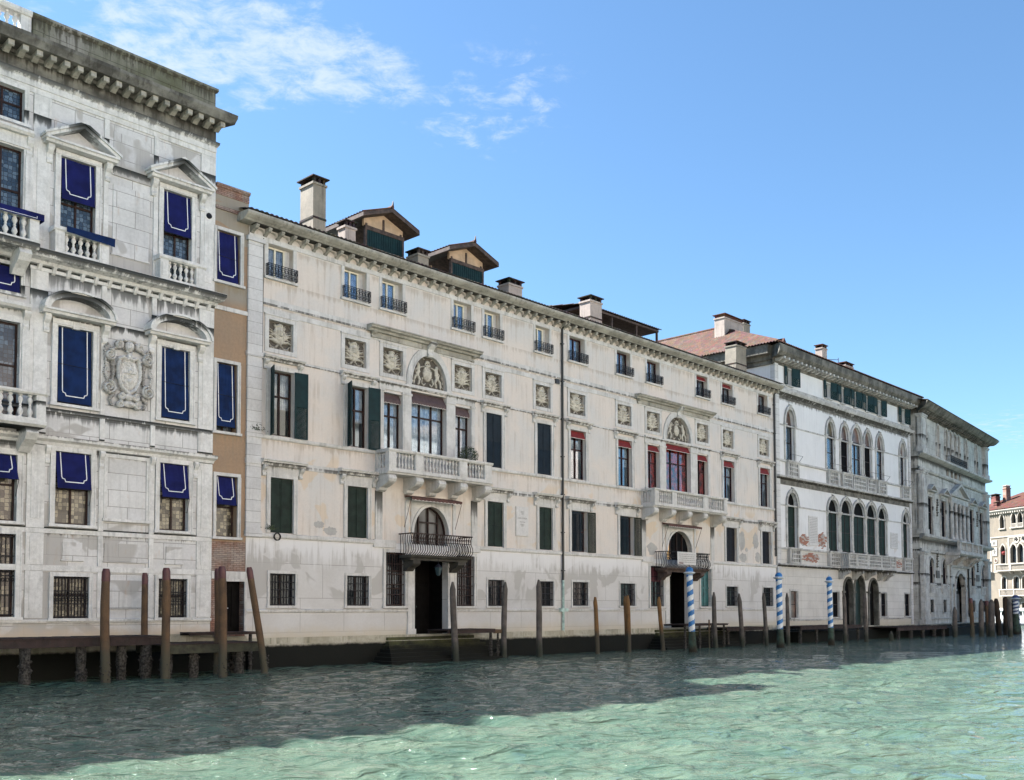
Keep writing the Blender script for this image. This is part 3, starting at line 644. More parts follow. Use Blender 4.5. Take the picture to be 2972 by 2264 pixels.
    m = MB(); hood(m, lc[0], lc[1], 15.38, .26, .52); m.box(lc[0]+.25, lc[1]-.25, -.03, .10, 14.88, 15.12)
    for a in (lc[0]+.35, lc[1]-.35): console(m, a, .2, 14.85, 15.15, .3)
    m.build('lunette_cornice', 'c_cornice', P)
    # serliana stonework
    m = MB(); (a0, a1, _), (b0_, b1, _), (c0, c1, _) = sl
    for a, b in ((a0-.24, a0), (a1, b0_), (b1, c0), (c1, c1+.24)):
        m.box(a+.004, b-.004, -.03, .06, 9.68, 12.50); m.box(a-.03, b+.03, -.03, .10, 12.50, 12.60); m.box(a-.02, b+.02, 0, .09, 9.68, 9.84)
    m.box(a0-.26, b0_-.02, -.03, .055, 12.60, 12.86); m.box(b1+.02, c1+.26, -.03, .055, 12.60, 12.86)
    m.prof(a0-.32, b0_-.02, [(0, 12.84), (.10, 12.88), (.15, 12.93), (.15, 13.0), (0, 13.03)]); m.prof(b1+.02, c1+.32, [(0, 12.84), (.10, 12.88), (.15, 12.93), (.15, 13.0), (0, 13.03)])
    m.build('window_arcade', 'c_trim', P)
    for k, (a, b, zt) in enumerate(sl):
        m = MB(); sash(m, a, b, 9.7, zt, -.24, .075, 2 if k == 1 else 1, (.62,)); w = m.build('window', D['frame'], P)
        pane(a, b, 9.7, zt, 'glass_clear', w, -.28); curtain(a, b, 9.75, zt-.05, D['curt'], w, -.335)
        if D['aw'] == 'brown_awning': valance(w, a+.02, b-.02, zt-.02, zt-.28 if k != 1 else zt-.42, -.20, -.06 if k != 1 else .06, D['aw'], drop=.16)
        else: valance(w, a+.02, b-.02, zt-.02, zt-.34, -.14, .02, D['aw'], line='trim_line', drop=.06, scal=0)
    # top-floor windows
    for i, (a, b) in enumerate(D['top']):
        m = MB(); sash(m, a+.02, a+(b-a)*.80 if D['frame'] == 'wood_frame' else b-.02, 16.36, 17.74, -.26, .075, 1, ()); mt = 'cream_frame' if D['frame'] == 'wood_frame' else 'wood_frame_red'
        m.mat(1); m.box(a-.17, a, -.02, .035, 16.30, 17.78); m.box(b, b+.17, -.02, .035, 16.30, 17.78); m.box(a-.2, b+.2, -.05, .14, 16.24, 16.34)
        if D['frame'] == 'wood_frame': m.box(a+(b-a)*.80, b, -.30, -.28, 16.36, 17.76)
        w = m.build('window', [mt, 'c_trim'], P); pane(a+.02, b-.02, 16.38, 17.72, 'glass', w, -.29)
        curtain(a, b, 16.4, 17.7, 'curtain', w, -.45)
        if D['frame'] != 'wood_frame' and i in (3, 4): valance(w, a+.02, b-.02, 17.74, 17.5, -.2, -.08, D['aw'], drop=.05, scal=0)
        scroll_rail(w, a-.10, b+.10, 16.38, 16.86, .22)
    # second-floor windows (outside the serliana)
    for i, (a, b) in enumerate(D['w2']):
        m = MB(); surround(m, a, b, 9.66, 12.46, .19, .06, sill=False); hood(m, a-.42, b+.42, 13.0, .20, .32)
        for u in (a-.27, b+.27): console(m, u, .17, 12.42, 12.82, .26)
        m.mat(1); sash(m, a, b, 9.7, 12.44, -.2, .075, 1, (.62,)); w = m.build('window', ['c_trim', D['frame']], P)
        if D['sh2'][i] == 'closed': closed_shutter(w, a, b, 9.7, 12.46, 'navy_shutter', louv=True)
        else:
            pane(a, b, 9.7, 12.44, 'glass', w); curtain(a, b, 10.9, 12.4, 'curtain', w)
            if D['sh2'][i] == 'open':
                leaf(w, a, .08, 9.66, 12.50, .62, math.radians(112), 'teal'); leaf(w, b, .10, 9.66, 12.50, .62, math.radians(8), 'teal')
            if D['aw'] == 'red_awning': valance(w, a+.02, b-.02, 12.44, 12.08, -.14, .02, 'red_awning', drop=.06, scal=0)
    # first-floor windows
    for i, (a, b) in enumerate(D['w1']):
        m = MB(); surround(m, a, b, 5.60, 7.92, .19, .06, sill=False); m.box(a-.3, b+.3, -.02, .05, 8.1, 8.38); hood(m, a-.52, b+.52, 8.64, .24, .36)
        for u in (a-.33, b+.33): console(m, u, .17, 7.95, 8.40, .28)
        m.mat(1); sash(m, a, b, 5.62, 7.90, -.22, .07, 1, (.5,)); w = m.build('window', ['c_trim', D['frame']], P)
        st = D['sh1'][i]
        if st == 'closed': closed_shutter(w, a, b, 5.64, 7.9, 'green_dark', -.06)
        elif st == 'dark': closed_shutter(w, a, b, 5.64, 7.9, 'dark_shutter', -.16)
        else:
            pane(a, b, 5.62, 7.9, 'glass_dark', w); leaf(w, a, -.04, 5.64, 7.88, (b-a)*.62, math.radians(2), 'navy_shutter', (.08, .95)); leaf(w, b, .08, 5.6, 7.9, .58, math.radians(10), 'olive_shutter', (.08, .95))
    # barred ground-floor windows
    for i, (a, b) in enumerate(D['gw']):
        z0, z1 = D['gz']; m = MB(); surround(m, a, b, z0, z1, .12, .03); m.mat(1); sash(m, a, b, z0, z1, -.22, .06, 1, ()); w = m.build('window', ['c_trim', 'wood_frame'], P)
        pane(a, b, z0, z1, 'glass_dark', w); grille(a, b, z0, z1, w, -.05, 9, 3)
        if i == 2 and D['frame'] == 'wood_frame':
            pass
    for i, (a, b) in enumerate(D['tall']):
        m = MB(); surround(m, a, b, 2.57, 5.05, .16, .05); m.mat(1); sash(m, a, b, 2.57, 5.05, -.22, .07, 1, (.33, .66)); w = m.build('window', ['c_trim', 'wood_frame'], P)
        pane(a, b, 2.57, 5.05, 'glass_dark', w)
        if D['tallk'][i] == 'grille': grille(a, b, 2.57, 5.05, w, -.05, 8, 4, 'iron_rust')
        elif D['tallk'][i] == 'maroon': grille(a, b, 2.57, 5.05, w, -.05, 8, 3, 'iron'); q = MB(); q.box(a+.05, b-.05, -.20, -.18, 4.1, 5.0); q.build('blind', 'maroon', w)
        else: q = MB(); q.box(a+.06, b-.06, -.20, -.18, 2.62, 5.0); q.box((a+b)/2-.03, (a+b)/2+.03, -.18, -.15, 2.6, 5.02); q.box(a+.04, b-.04, -.18, -.15, 3.75, 3.83); q.build('blind', 'teal_pane', w)
    # water door
    m = MB()
    for a, b in ((dr[0]-.42, dr[0]), (dr[1], dr[1]+.42)):
        m.box(a, b, -.05, .08, 1.25, 5.25); m.box(a-.04, b+.04, -.05, .13, 1.2, 1.5); m.box(a-.03, b+.03, -.05, .12, 4.45, 4.62)
    dd = m.build('door_surround', 'c_trim', P)
    m = MB(); um = (dr[0]+dr[1])/2; m.box(dr[0], dr[1], -1.4, -1.3, 1.2, 4.8); m.box(dr[0]-.06, dr[0]-.003, -1.4, -.36, 1.2, 4.85); m.box(dr[1]+.003, dr[1]+.06, -1.4, -.36, 1.2, 4.85); m.box(dr[0], dr[1], -1.4, -.36, 4.803, 4.85)
    for a, b in ((dr[0]+.05, um-.02), (um+.02, dr[1]-.05)):
        for z0, z1 in ((1.3, 2.3), (2.45, 3.5), (3.65, 4.6)): m.box(a+.15, b-.15, -1.3, -1.26, z0, z1)
    dor = m.build('door', 'door_wood', P); m = MB(); m.lathe(um+.15, -1.22, [(.02, 2.5), (.05, 2.53), (.05, 2.57), (.02, 2.6)], 8); m.build('handle', 'lamp_glass', dor)
    # arched window over the door
    uc, ru = (da[0]+da[1])/2, (da[1]-da[0])/2
    m = MB(); m.prismv(-.04, .05, [(da[0]-.5, 5.0), (da[0]-.5, 7.5), (da[0]-.3, 7.62), (da[0]-.3, 5.0)]); m.prismv(-.04, .05, [(da[1]+.3, 5.0), (da[1]+.3, 7.62), (da[1]+.5, 7.5), (da[1]+.5, 5.0)])
    m.strip(arc(uc, 6.0, ru+.14, 1.47, n=18), arcd, -.04, .09)
    cv = arc(uc, 6.0, ru+.14, 1.47, n=18)
    for p, q in zip(cv[:-1], cv[1:]): m.quad((p[0], .045, p[1]), (q[0], .045, q[1]), (q[0], .045, 7.62), (p[0], .045, 7.62))
    m.box(da[0]-.3, da[0]-.14, -.04, .045, 5.0, 6.0); m.box(da[1]+.14, da[1]+.3, -.04, .045, 5.0, 6.0); m.box(da[0]-.5, da[1]+.5, 0, .10, 7.62, 7.72)
    m.mat(1)
    if D['frame'] == 'wood_frame':
        m.strip(arc(uc, 6.0, ru, 1.33, n=18), arc(uc, 6.0, ru-.08, 1.25, n=18), -.25, -.18)
        for x in (-.62, 0, .62): m.box(uc+x-.035, uc+x+.035, -.25, -.17, 5., 6.0+1.33*math.sqrt(max(0, 1-(x/ru)**2))-.05)
        m.box(uc-.62, uc+.62, -.25, -.175, 6.55, 6.62)
    else:
        for x in (-.75, 0, .6): m.box(uc+x-.035, uc+x+.035, -.25, -.17, 5., 6.0+1.33*math.sqrt(max(0, 1-(x/ru)**2))-.05)
    w = m.build('arched_window', ['c_trim', 'wood_frame'], P)
    if D['frame'] == 'wood_frame':
        pane(da[0], da[1], 5.0, 7.3, 'glass_grey', w, -.27, curve=arcd)
    else:
        m = MB(); m.prismv(-.26, -.25, [(uc-.5, 5.)]+[p for p in arc(uc, 6.0, ru, 1.31, n=18) if p[0] > uc-.5]+[(da[1], 5.)]); m.build('pane', 'dark_room', w); m = MB(); m.prismv(-.25, -.24, [(da[0], 5.)]+[p for p in arc(uc, 6.0, ru, 1.33, n=18) if p[0] < uc-.55]+[(uc-.55, 5.)]); m.build('lit_curtain', 'lit_room', w)
    valance(w, da[0]-.55, da[1]+.45, 7.78, 7.66, .05, .55, 'rust_awning', drop=.13, scal=.24, frame=True)
    # bellied iron balcony over the door
    i0, i1 = D['iron']; m = MB()
    m.prof(i0, i1, [(0, 4.80), (.8, 4.80), (.88, 4.86), (.92, 4.94), (0, 4.94)]); m.box(i0+.1, i1-.1, 0, .7, 4.70, 4.80)
    for a in (i0+.25, i1-.75): m.prof(a, a+.45, [(0, 4.2), (.2, 4.2), (.35, 4.35), (.6, 4.45), (.72, 4.55), (.72, 4.70), (0, 4.70)])
    ib = m.build('iron_balcony', 'soot_shade' if D['frame'] == 'wood_frame' else 'brown_timber', P)
    m = MB(); curve = [(.74, 4.94), (.92, 5.04), (1.00, 5.18), (.98, 5.36), (.86, 5.55), (.84, 5.75), (.92, 5.92)]
    N = int((i1-i0)/.145)
    for k in range(N+1):
        u = i0+.02+(i1-i0-.04)*k/N; m.tube([(u, v, z) for v, z in curve], .020, 5)
        if k < N: m.strip(arc(u+.07, 5.72, .05, .06, 0, 360, 6), arc(u+.07, 5.72, .035, .045, 0, 360, 6), .835, .855)
    for s in (i0, i1):
        for k in range(5): m.tube([(s+(.03 if s == i0 else -.03), v*(k+.5)/5.3, z) for v, z in curve], .016, 5)
        m.box(s-.03, s+.03, 0, .95, 5.90, 5.95)
    m.box(i0-.02, i1+.02, .88, .95, 5.90, 5.95); m.box(i0, i1, .83, .87, 5.55, 5.58)
    m.build('railing', 'iron_rust' if D['frame'] == 'wood_frame' else 'iron', ib)
    b = D['bal']; big_balcony(P, b[0], b[1], D['piers'], 1.05, 8.56, 9.68, 'c_trim', D['corb'], seg=D['seg'])
    m = MB()
    for a in (D['bal'][0]+.25, D['bal'][1]-.3): m.box(a-.2, a+.2, -.02, .06, 5.6, 7.84)
    m.build('pilaster', 'c_stained', P)
    if D['left']:
        m = MB(); m.box(U0-.06, U0+.62, -.5, .10, 5.6, 17.8); m.box(U0-.14, U0+.70, -.5, .19, 17.62, 17.8); m.box(U0-.10, U0+.66, -.5, .15, 12.84, 13.04); m.box(U0-.10, U0+.66, -.5, .15, 5.40, 5.66); m.box(U0-.09, U0+.65, -.5, .14, 8.4, 8.62); m.box(U0-.09, U0+.65, -.5, .14, 9.5, 9.7)
        m.build('quoin', 'quoin', P)
    # slimy water steps
    s0, s1 = D['steps']; m = MB()
    for k in range(7): m.box(s0+.16*k, s1-.16*k, 0, 1.75-.24*k, -.9+.0*k, .12+.17*k)
    m.build('steps', 'mossy', P)

C1 = root('palace', FC, -.25, 'cream palace with green shutters, brown scalloped awnings and a tall chimney, left of the downpipe', 'palace', 'twin cream palaces', z=0)
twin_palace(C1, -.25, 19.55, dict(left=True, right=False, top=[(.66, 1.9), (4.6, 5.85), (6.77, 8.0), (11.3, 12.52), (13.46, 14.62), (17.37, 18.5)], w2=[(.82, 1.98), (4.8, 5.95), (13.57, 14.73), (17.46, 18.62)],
    sh2=['open', 'open', 'closed', 'closed'], w1=[(.86, 2.0), (4.83, 5.97), (13.66, 14.84), (17.6, 18.7)], sh1=['closed']*4, gw=[(.88, 2.14), (4.84, 6.08), (13.72, 14.9), (17.68, 18.78)], gz=(2.58, 3.92), serl=[(6.87, 8.0, 12.47), (8.55, 10.8, 12.78), (11.4, 12.5, 12.47)],
    lun=(8.55, 10.8), lcorn=(5.85, 12.92), rel=[1.32, 5.24, 7.43, 11.95, 14.1, 17.95], rw=1.2, tall=[(7.04, 8.2), (11.5, 12.73)], tallk=['grille', 'grille'], door=(8.76, 10.9), darch=(8.70, 10.95), iron=(7.85, 11.7), blk=(6.3, 13.1),
    bal=(6.36, 13.02), piers=[(6.40, 6.80), (7.97, 8.46), (10.77, 11.28), (12.50, 12.98)], seg=(6, 11, 6), corb=[6.66, 8.30, 9.72, 11.15, 12.80], frame='wood_frame', curt='curtain', aw='brown_awning', rmat='tiles_dark', steps=(6.0, 13.4),
    chim=[(3.62, 4.31, -1.0, 1.0, 18.9, 21.95, 'chimney_render', 0., .14), (5.56, 6.16, -1.2, .55, 18.9, 20.55, 'chimney_pink', 0., .1), (9.85, 10.55, -1.0, .8, 18.9, 20.30, 'chimney_render', 0., .1), (16.35, 17.42, -1., .8, 18.9, 20.38, 'chimney_pink', 0., .12)]))
C2 = root('palace', FC, 19.55, 'cream palace with red awnings and a white banner on its iron balcony', 'palace', 'twin cream palaces')
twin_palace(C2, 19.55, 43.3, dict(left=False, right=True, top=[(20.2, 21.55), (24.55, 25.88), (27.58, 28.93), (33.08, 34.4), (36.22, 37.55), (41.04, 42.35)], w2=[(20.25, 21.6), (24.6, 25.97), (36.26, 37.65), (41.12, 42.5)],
    sh2=['glass']*4, w1=[(20.3, 21.7), (24.72, 26.1), (36.5, 37.9), (41.3, 42.6)], sh1=['half', 'half', 'dark', 'dark'], gw=[(20.4, 21.77), (24.76, 26.2), (36.52, 37.95), (41.4, 42.8)], gz=(2.60, 3.93), serl=[(27.55, 28.83, 12.5), (29.51, 32.26, 12.82), (33.05, 34.34, 12.5)],
    lun=(29.55, 32.25), lcorn=(26.25, 34.75), rel=[20.88, 25.25, 28.2, 33.74, 36.9, 41.76], rw=1.36, tall=[(27.78, 29.18), (33.34, 34.62)], tallk=['maroon', 'teal'], door=(29.75, 32.0), darch=(29.58, 32.3), iron=(28.3, 33.0), blk=(26.9, 34.8),
    bal=(26.85, 35.1), piers=[(26.89, 27.3), (28.75, 29.25), (32.2, 32.8), (34.65, 35.06)], seg=(7, 14, 8), corb=[27.15, 29.0, 30.8, 32.6, 34.8], frame='wood_frame_red', curt='curtain_red', aw='red_awning', rmat='tiles_dark', steps=(27, 36),
    chim=[(23.35, 24.45, -1., .8, 18.9, 21.05, 'chimney_pink', 0., .12), (39.75, 41.3, -1., .9, 18.9, 21.55, 'chimney_render', .12, .08)]))
m = MB(); rr = random.Random(9)
for cx, cz, rx, rz_ in ((38.6, 7.1, .45, .75), (38.75, 5.95, .55, .33), (40.45, 7.15, .42, .6), (40.75, 6.05, .38, .4), (28.0, 6.1, .55, .4), (39.2, 6.5, .2, .15)):
    m.prismv(-.01, .008, [(cx+rx*rr.uniform(.75, 1.1)*math.cos(i*math.pi/12), cz+rz_*rr.uniform(.75, 1.1)*math.sin(i*math.pi/12)) for i in range(24)])
m.build('cement_patch', 'cement', C2)
m = MB()
for cx, cz, rx, rz_ in ((3.95, 5.85, .38, .2), (3.35, 6.1, .28, .16)): m.prismv(-.01, .008, [(cx+rx*rr.uniform(.75, 1.1)*math.cos(i*math.pi/12), cz+rz_*rr.uniform(.75, 1.1)*math.sin(i*math.pi/12)) for i in range(24)])
m.build('cement_patch', 'cement', C1)
def drain(P, u, z0, z1, mat='pipe', v=.10, foot=True):
    m = MB(); m.tube([(u, .55, z1+.05), (u, .3, z1-.10), (u, v, z1-.35), (u, v, z0+.2), (u-.02, v, z0)], .065, 8)
    z = z0+.5
    while z < z1-.5: m.box(u-.09, u+.09, 0, v+.075, z, z+.05); z += 2.1
    return m.build('drainpipe', mat, P, smooth=True)
drain(C1, 19.50, 4.0, 18.3)
m = MB(); m.tube([(19.5, .09, 1.15), (19.5, .09, 4.0)], .075, 8); m.box(19.2, 19.8, 0, .2, 2.28, 2.46); m.build('drainpipe_foot', 'copper_green', C1, smooth=True)
drain(C2, 43.18, 6.2, 18.3)
m = MB(); m.tube([(.40, .05, 13.0), (.42, .05, 17.9)], .02, 5); m.build('cable', 'pipe', C1); m = MB(); m.box(18.95, 19.25, .0, .12, 14.83, 15.08); m.build('junction_box', 'pipe', C1)
# roof terraces with tiled gables
def altana(P, u0, u1, v0, dep, z0, zw, zr, e):
    m = MB(); um = (u0+u1)/2
    m.box(u0, u1, v0-dep, v0, z0, z0+.5)
    for u in (u0, u1-.12): m.box(u, u+.12, v0-.12, v0, z0, zw); m.box(u, u+.12, v0-dep, v0-dep+.12, z0, zw)
    m.box(u0, u1, v0-.12, v0+.02, zw-.18, zw+.02)
    m.box(u0+.1, u0+1.0, v0-dep, v0-dep+.1, z0, zw)
    m.mat(1); m.prismv(v0-.25, v0-.1, [(u0, zw+.02), (u1, zw+.02), (u1, zr-.50), (um, zr-.06), (u0, zr-.50)])
    m.box(u0-.0, u0+.06, v0-dep, v0-dep*.45, z0, zw)
    for uu in (u0+.08, um-.08, u1-.2): m.mat(0).box(uu, uu+.1, v0-.10, v0-.05, zw, zr-.35 if abs(uu-um) < .2 else zw+.15)
    o = m.build('roof_terrace', ['brown_timber', 'salmon'], P)
    m = MB(); H = .58
    for s in (-1, 1):
        x1 = um+s*((u1-u0)/2+e); nn = 12
        for k in range(nn):
            a, b = k/nn, (k+1)/nn; ua, ub = um+(x1-um)*a, um+(x1-um)*b; za, zb = zr-H*a*1.15, zr-H*b*1.15
            m.mat(0).quad((ua, v0+.55, za+.05), (ub, v0+.55, zb+.08), (ub, v0-dep-.4, zb+.08), (ua, v0-dep-.4, za+.05))
        m.mat(1).add([(um, -(v0+.56), zr+.06), (x1, -(v0+.56), zr-H*1.15+.06), (x1, -(v0+.56), zr-H*1.15-.12), (um, -(v0+.56), zr-.12), (um, -(v0-dep-.4), zr+.06), (x1, -(v0-dep-.4), zr-H*1.15+.06), (x1, -(v0-dep-.4), zr-H*1.15-.12), (um, -(v0-dep-.4), zr-.12)],
              [(0, 1, 2, 3), (4, 5, 6, 7), (3, 2, 6, 7), (1, 2, 6, 5)])
        N = int((dep+.9)/.22)
        for k in range(N): 
            v = v0+.5-k*.22; m.mat(0).tube([(um+s*.02, v, zr+.09), (x1, v, zr-H*1.15+.10)], .055, 5)
    m.mat(0).tube([(um, v0+.6, zr+.12), (um, v0-dep-.4, zr+.12)], .09, 6); m.mat(1).prismv(v0+.52, v0+.58, [(um-.10, zr+.1), (um+.10, zr+.1), (um+.05, zr+.45), (um-.02, zr+.2)])
    m.build('terrace_roof', ['tiles', 'brown_timber'], o)
    m = MB(); m.box(u0+.12, u1-.12, v0-.06, v0-.02, z0, zw-.18); n = int((u1-u0)/.16)
    for k in range(n): u = u0+.12+(u1-u0-.24)*k/n; m.box(u, u+.02, v0-.02, v0-.005, z0, zw-.18)
    m.build('screen', 'teal', o)
altana(C1, 7.35, 9.80, -2.0, 3.4, 18.9, 20.98, 21.92, .55)
altana(C1, 13.0, 15.45, -2.0, 3.4, 18.9, 20.80, 21.75, .6)
# low dark roof canopy behind the ridge of the second palace
m = MB(); tile_sheet(m, 24.2, 32.4, -2.2, 20.95, -7.5, 21.75, 6); m.mat(1).box(24.4, 32.2, -7.4, -2.3, 20.80, 20.93)
for u in (24.6, 27.2, 29.8, 32.1): m.box(u, u+.12, -2.5, -2.38, 18.9, 20.82); m.box(u, u+.12, -7.2, -7.08, 18.9, 20.82)
m.box(24.6, 30, -6.6, -6.4, 18.9, 20.8)
m.build('roof_canopy', ['tiles_dark', 'brown_timber'], C2, fix=False)
m = MB(); tile_sheet(m, 18.2, 24.2, -4.2, 20.35, -7.5, 21.4, 6); m.build('back_roof', 'tiles_red', C2, fix=False)
# =================================================== palace with blue blinds (left)
def stone_window(P, a, b, z0, z1, w=.2, frame='wood_frame', glass='leaded_blue', mull=1, trans=(.55,), sill=True, trim='istrian_trim', vs=-.18):
    m = MB(); surround(m, a, b, z0, z1, w, .07, sill); m.mat(1); sash(m, a, b, z0, z1, vs, .07, mull, trans)
    W_ = m.build('window', [trim, frame], P); pane(a, b, z0, z1, glass, W_, vs-.035); return W_
A = root('palace', FC, -14., 'white stone palace with navy blinds, carved coat of arms and pediments over its windows', 'palace')
AL, AR = -38., -1.82
wl = [(-7.92, -6.66), (-4.02, -2.84)]
ctr = [(-10.55, -9.2), (-12.7, -11.35)]
m = MB()
wall(m, AL, AR, 1.3, 21.0, [(a, b, 2.12, 3.6) for a, b in wl]+[(a, b, 5.44, 8.02) for a, b in wl]+[(a, b, 9.72, 12.5) for a, b in wl]+[(a, b, 14.95, 18.63) for a, b in wl]+
     [(a, b, 2.18, 5.0) for a, b in ctr]+[(a, b, 5.44, 7.72) for a, b in ctr]+[(a, b, 9.0, 12.3) for a, b in ctr]+[(a, b, 13.3, 14.25) for a, b in ctr]+[(a, b, 15.1, 18.4) for a, b in ctr]+[(a, b, 19.3, 20.5) for a, b in ctr])
shell(m, AL, AR, 1.3, 21.0, 10.); m.box(AL+.1, AR-.1, -6, -5.9, 1.3, 20.9)
m.build('wall', 'istrian', A)
m = MB(); m.box(AL, AR-.02, -.05, .22, -1.2, 1.48); m.build('foundation', 'foundation', A)
m = MB()
m.prof(AL, AR, [(-.05, 1.96), (.07, 1.96), (.10, 2.02), (.10, 2.08), (-.05, 2.11)]); m.box(AL, AR, -.03, .05, 3.78, 3.98); m.box(AL, AR, -.03, .045, 5.1, 5.26)
m.prof(AL, AR, [(-.05, 8.18), (.08, 8.2), (.12, 8.30), (.26, 8.38), (.28, 8.50), (-.05, 8.56)], 0, .40)
m.box(AL, AR, -.03, .05, 9.40, 9.52)
m.box(-8.9, AR, -.03, .06, 14.30, 14.42)
m.prof(AL, AR, [(-.05, 14.50), (.12, 14.52), (.2, 14.62), (.48, 14.68), (.55, 14.78), (.60, 14.82), (.60, 14.93), (-.05, 14.97)], 0, .40)
m.box(AL, AR, -.03, .05, 20.55, 20.75); m.box(AL, AR, -.03, .09, 20.75, 20.97); m.prof(AL, AR, [(-.05, 20.97), (.10, 20.97), (.20, 21.06), (.22, 21.14), (-.05, 21.2)], 0, .40)
m.build('string_course', 'istrian_trim', A)
m = MB()
for a, b in ((-8.88, -8.28), (-6.36, -6.18), (-4.42, -4.24), (-2.46, AR-.003)):
    for z0, z1 in ((2.14, 3.77), (3.99, 5.09), (5.27, 8.17), (8.57, 9.39), (9.53, 14.29), (14.98, 20.54)):
        m.box(a, b, -.03, .055, z0, z1)
for a, b in ((-8.75, -8.42), (-2.30, -1.98)):
    for z0, z1 in ((2.4, 3.6), (4.15, 4.95), (5.6, 7.9), (9.7, 12.2), (15.4, 18.6)): m.box(a, b, -.03, .075, z0, z1)
m.build('pilaster', 'istrian_trim', A)
m = MB()
for a, b, z0, z1 in ((-6.12, -4.5, 4.2, 4.85), (-6.12, -4.5, 2.5, 3.5), (-7.62, -6.92, 4.2, 4.82), (-3.72, -3.05, 4.2, 4.82), (-6.0, -4.6, 15.6, 18.2), (-6.0, -4.6, 18.6, 20.2)):
    m.box(a, b, -.03, .035, z0, z1); m.prof(a-.05, b+.05, [(0, z0-.06), (.06, z0-.05), (.06, z0-.01), (0, z0)])
m.build('wall_panel', 'istrian', A)
m = MB(); surround(m, -6.05, -4.55, 5.75, 8.0, .13, .05); m.build('blind_niche', 'istrian_trim', A)
m = MB()
for u in (-8.2, -6.28, -4.33, -2.55):
    console(m, u, .16, 7.55, 8.18, .2)
for k in range(14):
    u = -8.6+k*.5; m.prof(u-.06, u+.06, [(0, 14.25), (.08, 14.3), (.22, 14.5), (0, 14.5)])
m.build('console_row', 'istrian_trim', A)
for a, b in wl:
    w = stone_window(A, a, b, 2.12, 3.6, .14, glass='leaded_warm'); grille(a, b, 2.12, 3.6, w, -.04, 11, 2, fancy=True)
    w = stone_window(A, a, b, 5.44, 8.02, .18, glass='leaded_warm', trans=(.5,)); blind(w, a+.03, b-.03, 6.70, 8.0, -.04, .20)
    w = stone_window(A, a, b, 9.72, 12.5, .2, glass='leaded_blue'); blind(w, a+.03, b-.03, 9.78, 12.48, -.06, .06, 'blue_cloth2')
    m = MB(); um = (a+b)/2; H0 = 12.88; o_ = arc(um, H0+.06, 1.27, .76, 180, 0, 18); i_ = arc(um, H0+.06, 1.06, .56, 180, 0, 18)
    m.strip(o_, i_, -.03, .50); m.strip(arc(um, H0+.06, 1.31, .80, 180, 0, 18), arc(um, H0+.06, 1.22, .72, 180, 0, 18), -.03, .58)
    m.prof(a-.66, b+.66, [(-.03, H0-.08), (.40, H0-.08), (.45, H0), (.52, H0+.02), (.52, H0+.09), (-.03, H0+.12)]); m.box(a-.2, b+.2, -.03, .10, 12.55, 12.72)
    for u in (a-.42, b+.42): console(m, u, .2, 12.15, 12.80, .30)
    m.box(um-.12, um+.12, 0, .12, 12.45, 12.72)
    m.build('segmental_pediment', 'istrian_trim', A)
    w = stone_window(A, a, b, 14.98, 18.63, .2, glass='leaded_blue', sill=False); blind(w, a+.03, b-.03, 17.06 if a < -5 else 16.95, 18.6, -.05, .10)
    m = MB(); H0 = 18.93
    for s in (-1, 1): m.prismv(-.03, .50, [(um, H0+.93), (um+s*1.33, H0+.16), (um+s*1.33, H0+.02), (um, H0+.75)]); m.prismv(-.03, .57, [(um, H0+.98), (um+s*1.38, H0+.20), (um+s*1.38, H0+.11), (um, H0+.88)])
    m.prof(a-.66, b+.66, [(-.03, H0-.08), (.40, H0-.08), (.45, H0), (.52, H0+.02), (.52, H0+.09), (-.03, H0+.12)]); m.box(a-.2, b+.2, -.03, .10, 18.66, 18.82)
    for u in (a-.42, b+.42): console(m, u, .2, 18.2, 18.85, .30)
    m.build('triangular_pediment', 'istrian_trim', A)
    # balustrade standing on the ledge
    m = MB(); e = .33
    for u0, u1 in ((a-e, a+.0), (b-.02, b+e)): m.box(u0, u1, 0, .50, 14.97, 15.72); m.box(u0+.06, u1-.06, .5, .515, 15.1, 15.6)
    m.prof(a-e-.06, b+e+.06, [(0, 15.72), (.50, 15.72), (.56, 15.78), (.56, 15.88), (0, 15.9)]); m.box(a, b, .16, .46, 14.97, 15.05)
    o = m.build('balustrade', 'istrian_trim', A); balusters(o, [(a+(b-a)*(k+.5)/5, .31) for k in range(5)], 15.05, .67, .115, 'istrian_trim')
m = MB(); n = 6
for i in range(n):
    x0, x1 = -7.9+1.75*i/n, -7.9+1.75*(i+1)/n; s0, s1 = .03*math.sin(i*1.7), .03*math.sin((i+1)*1.7)
    m.quad((x0, .60+s0, 15.72-.10*i/n), (x1, .60+s1, 15.72-.10*(i+1)/n), (x1, .60, 15.93), (x0, .60, 15.93)); m.quad((x0, .60, 15.93), (x1, .60, 15.93), (x1, .25, 15.93), (x0, .25, 15.93))
tag(m.build('blue_drape', 'blue_cloth2', A, fix=False))
# central bays at the picture's edge
for a, b in ctr:
    w = stone_window(A, a, b, 2.18, 5.0, .2, glass='leaded_warm'); grille(a, b, 2.18, 5.0, w, -.04, 9, 3, fancy=True)
    w = stone_window(A, a, b, 5.44, 7.72, .2, glass='leaded_warm'); blind(w, a+.03, b-.03, 6.85, 7.7, -.05, .3)
    w = stone_window(A, a, b, 9.0, 12.3, .22, glass='leaded_blue')
    w = stone_window(A, a, b, 13.3, 14.25, .12, glass='leaded_blue'); blind(w, a+.03, b-.03, 13.32, 14.2, -.05, .05)
    w = stone_window(A, a, b, 15.1, 18.4, .22, glass='leaded_blue'); w = stone_window(A, a, b, 19.3, 20.5, .14, glass='leaded_blue')
m = MB(); m.prof(-14.2, -8.95, [(-.03, 18.85), (.28, 18.85), (.36, 18.93), (.36, 19.02), (-.03, 19.05)]); m.box(-14.2, -9.0, -.03, .12, 18.45, 18.85)
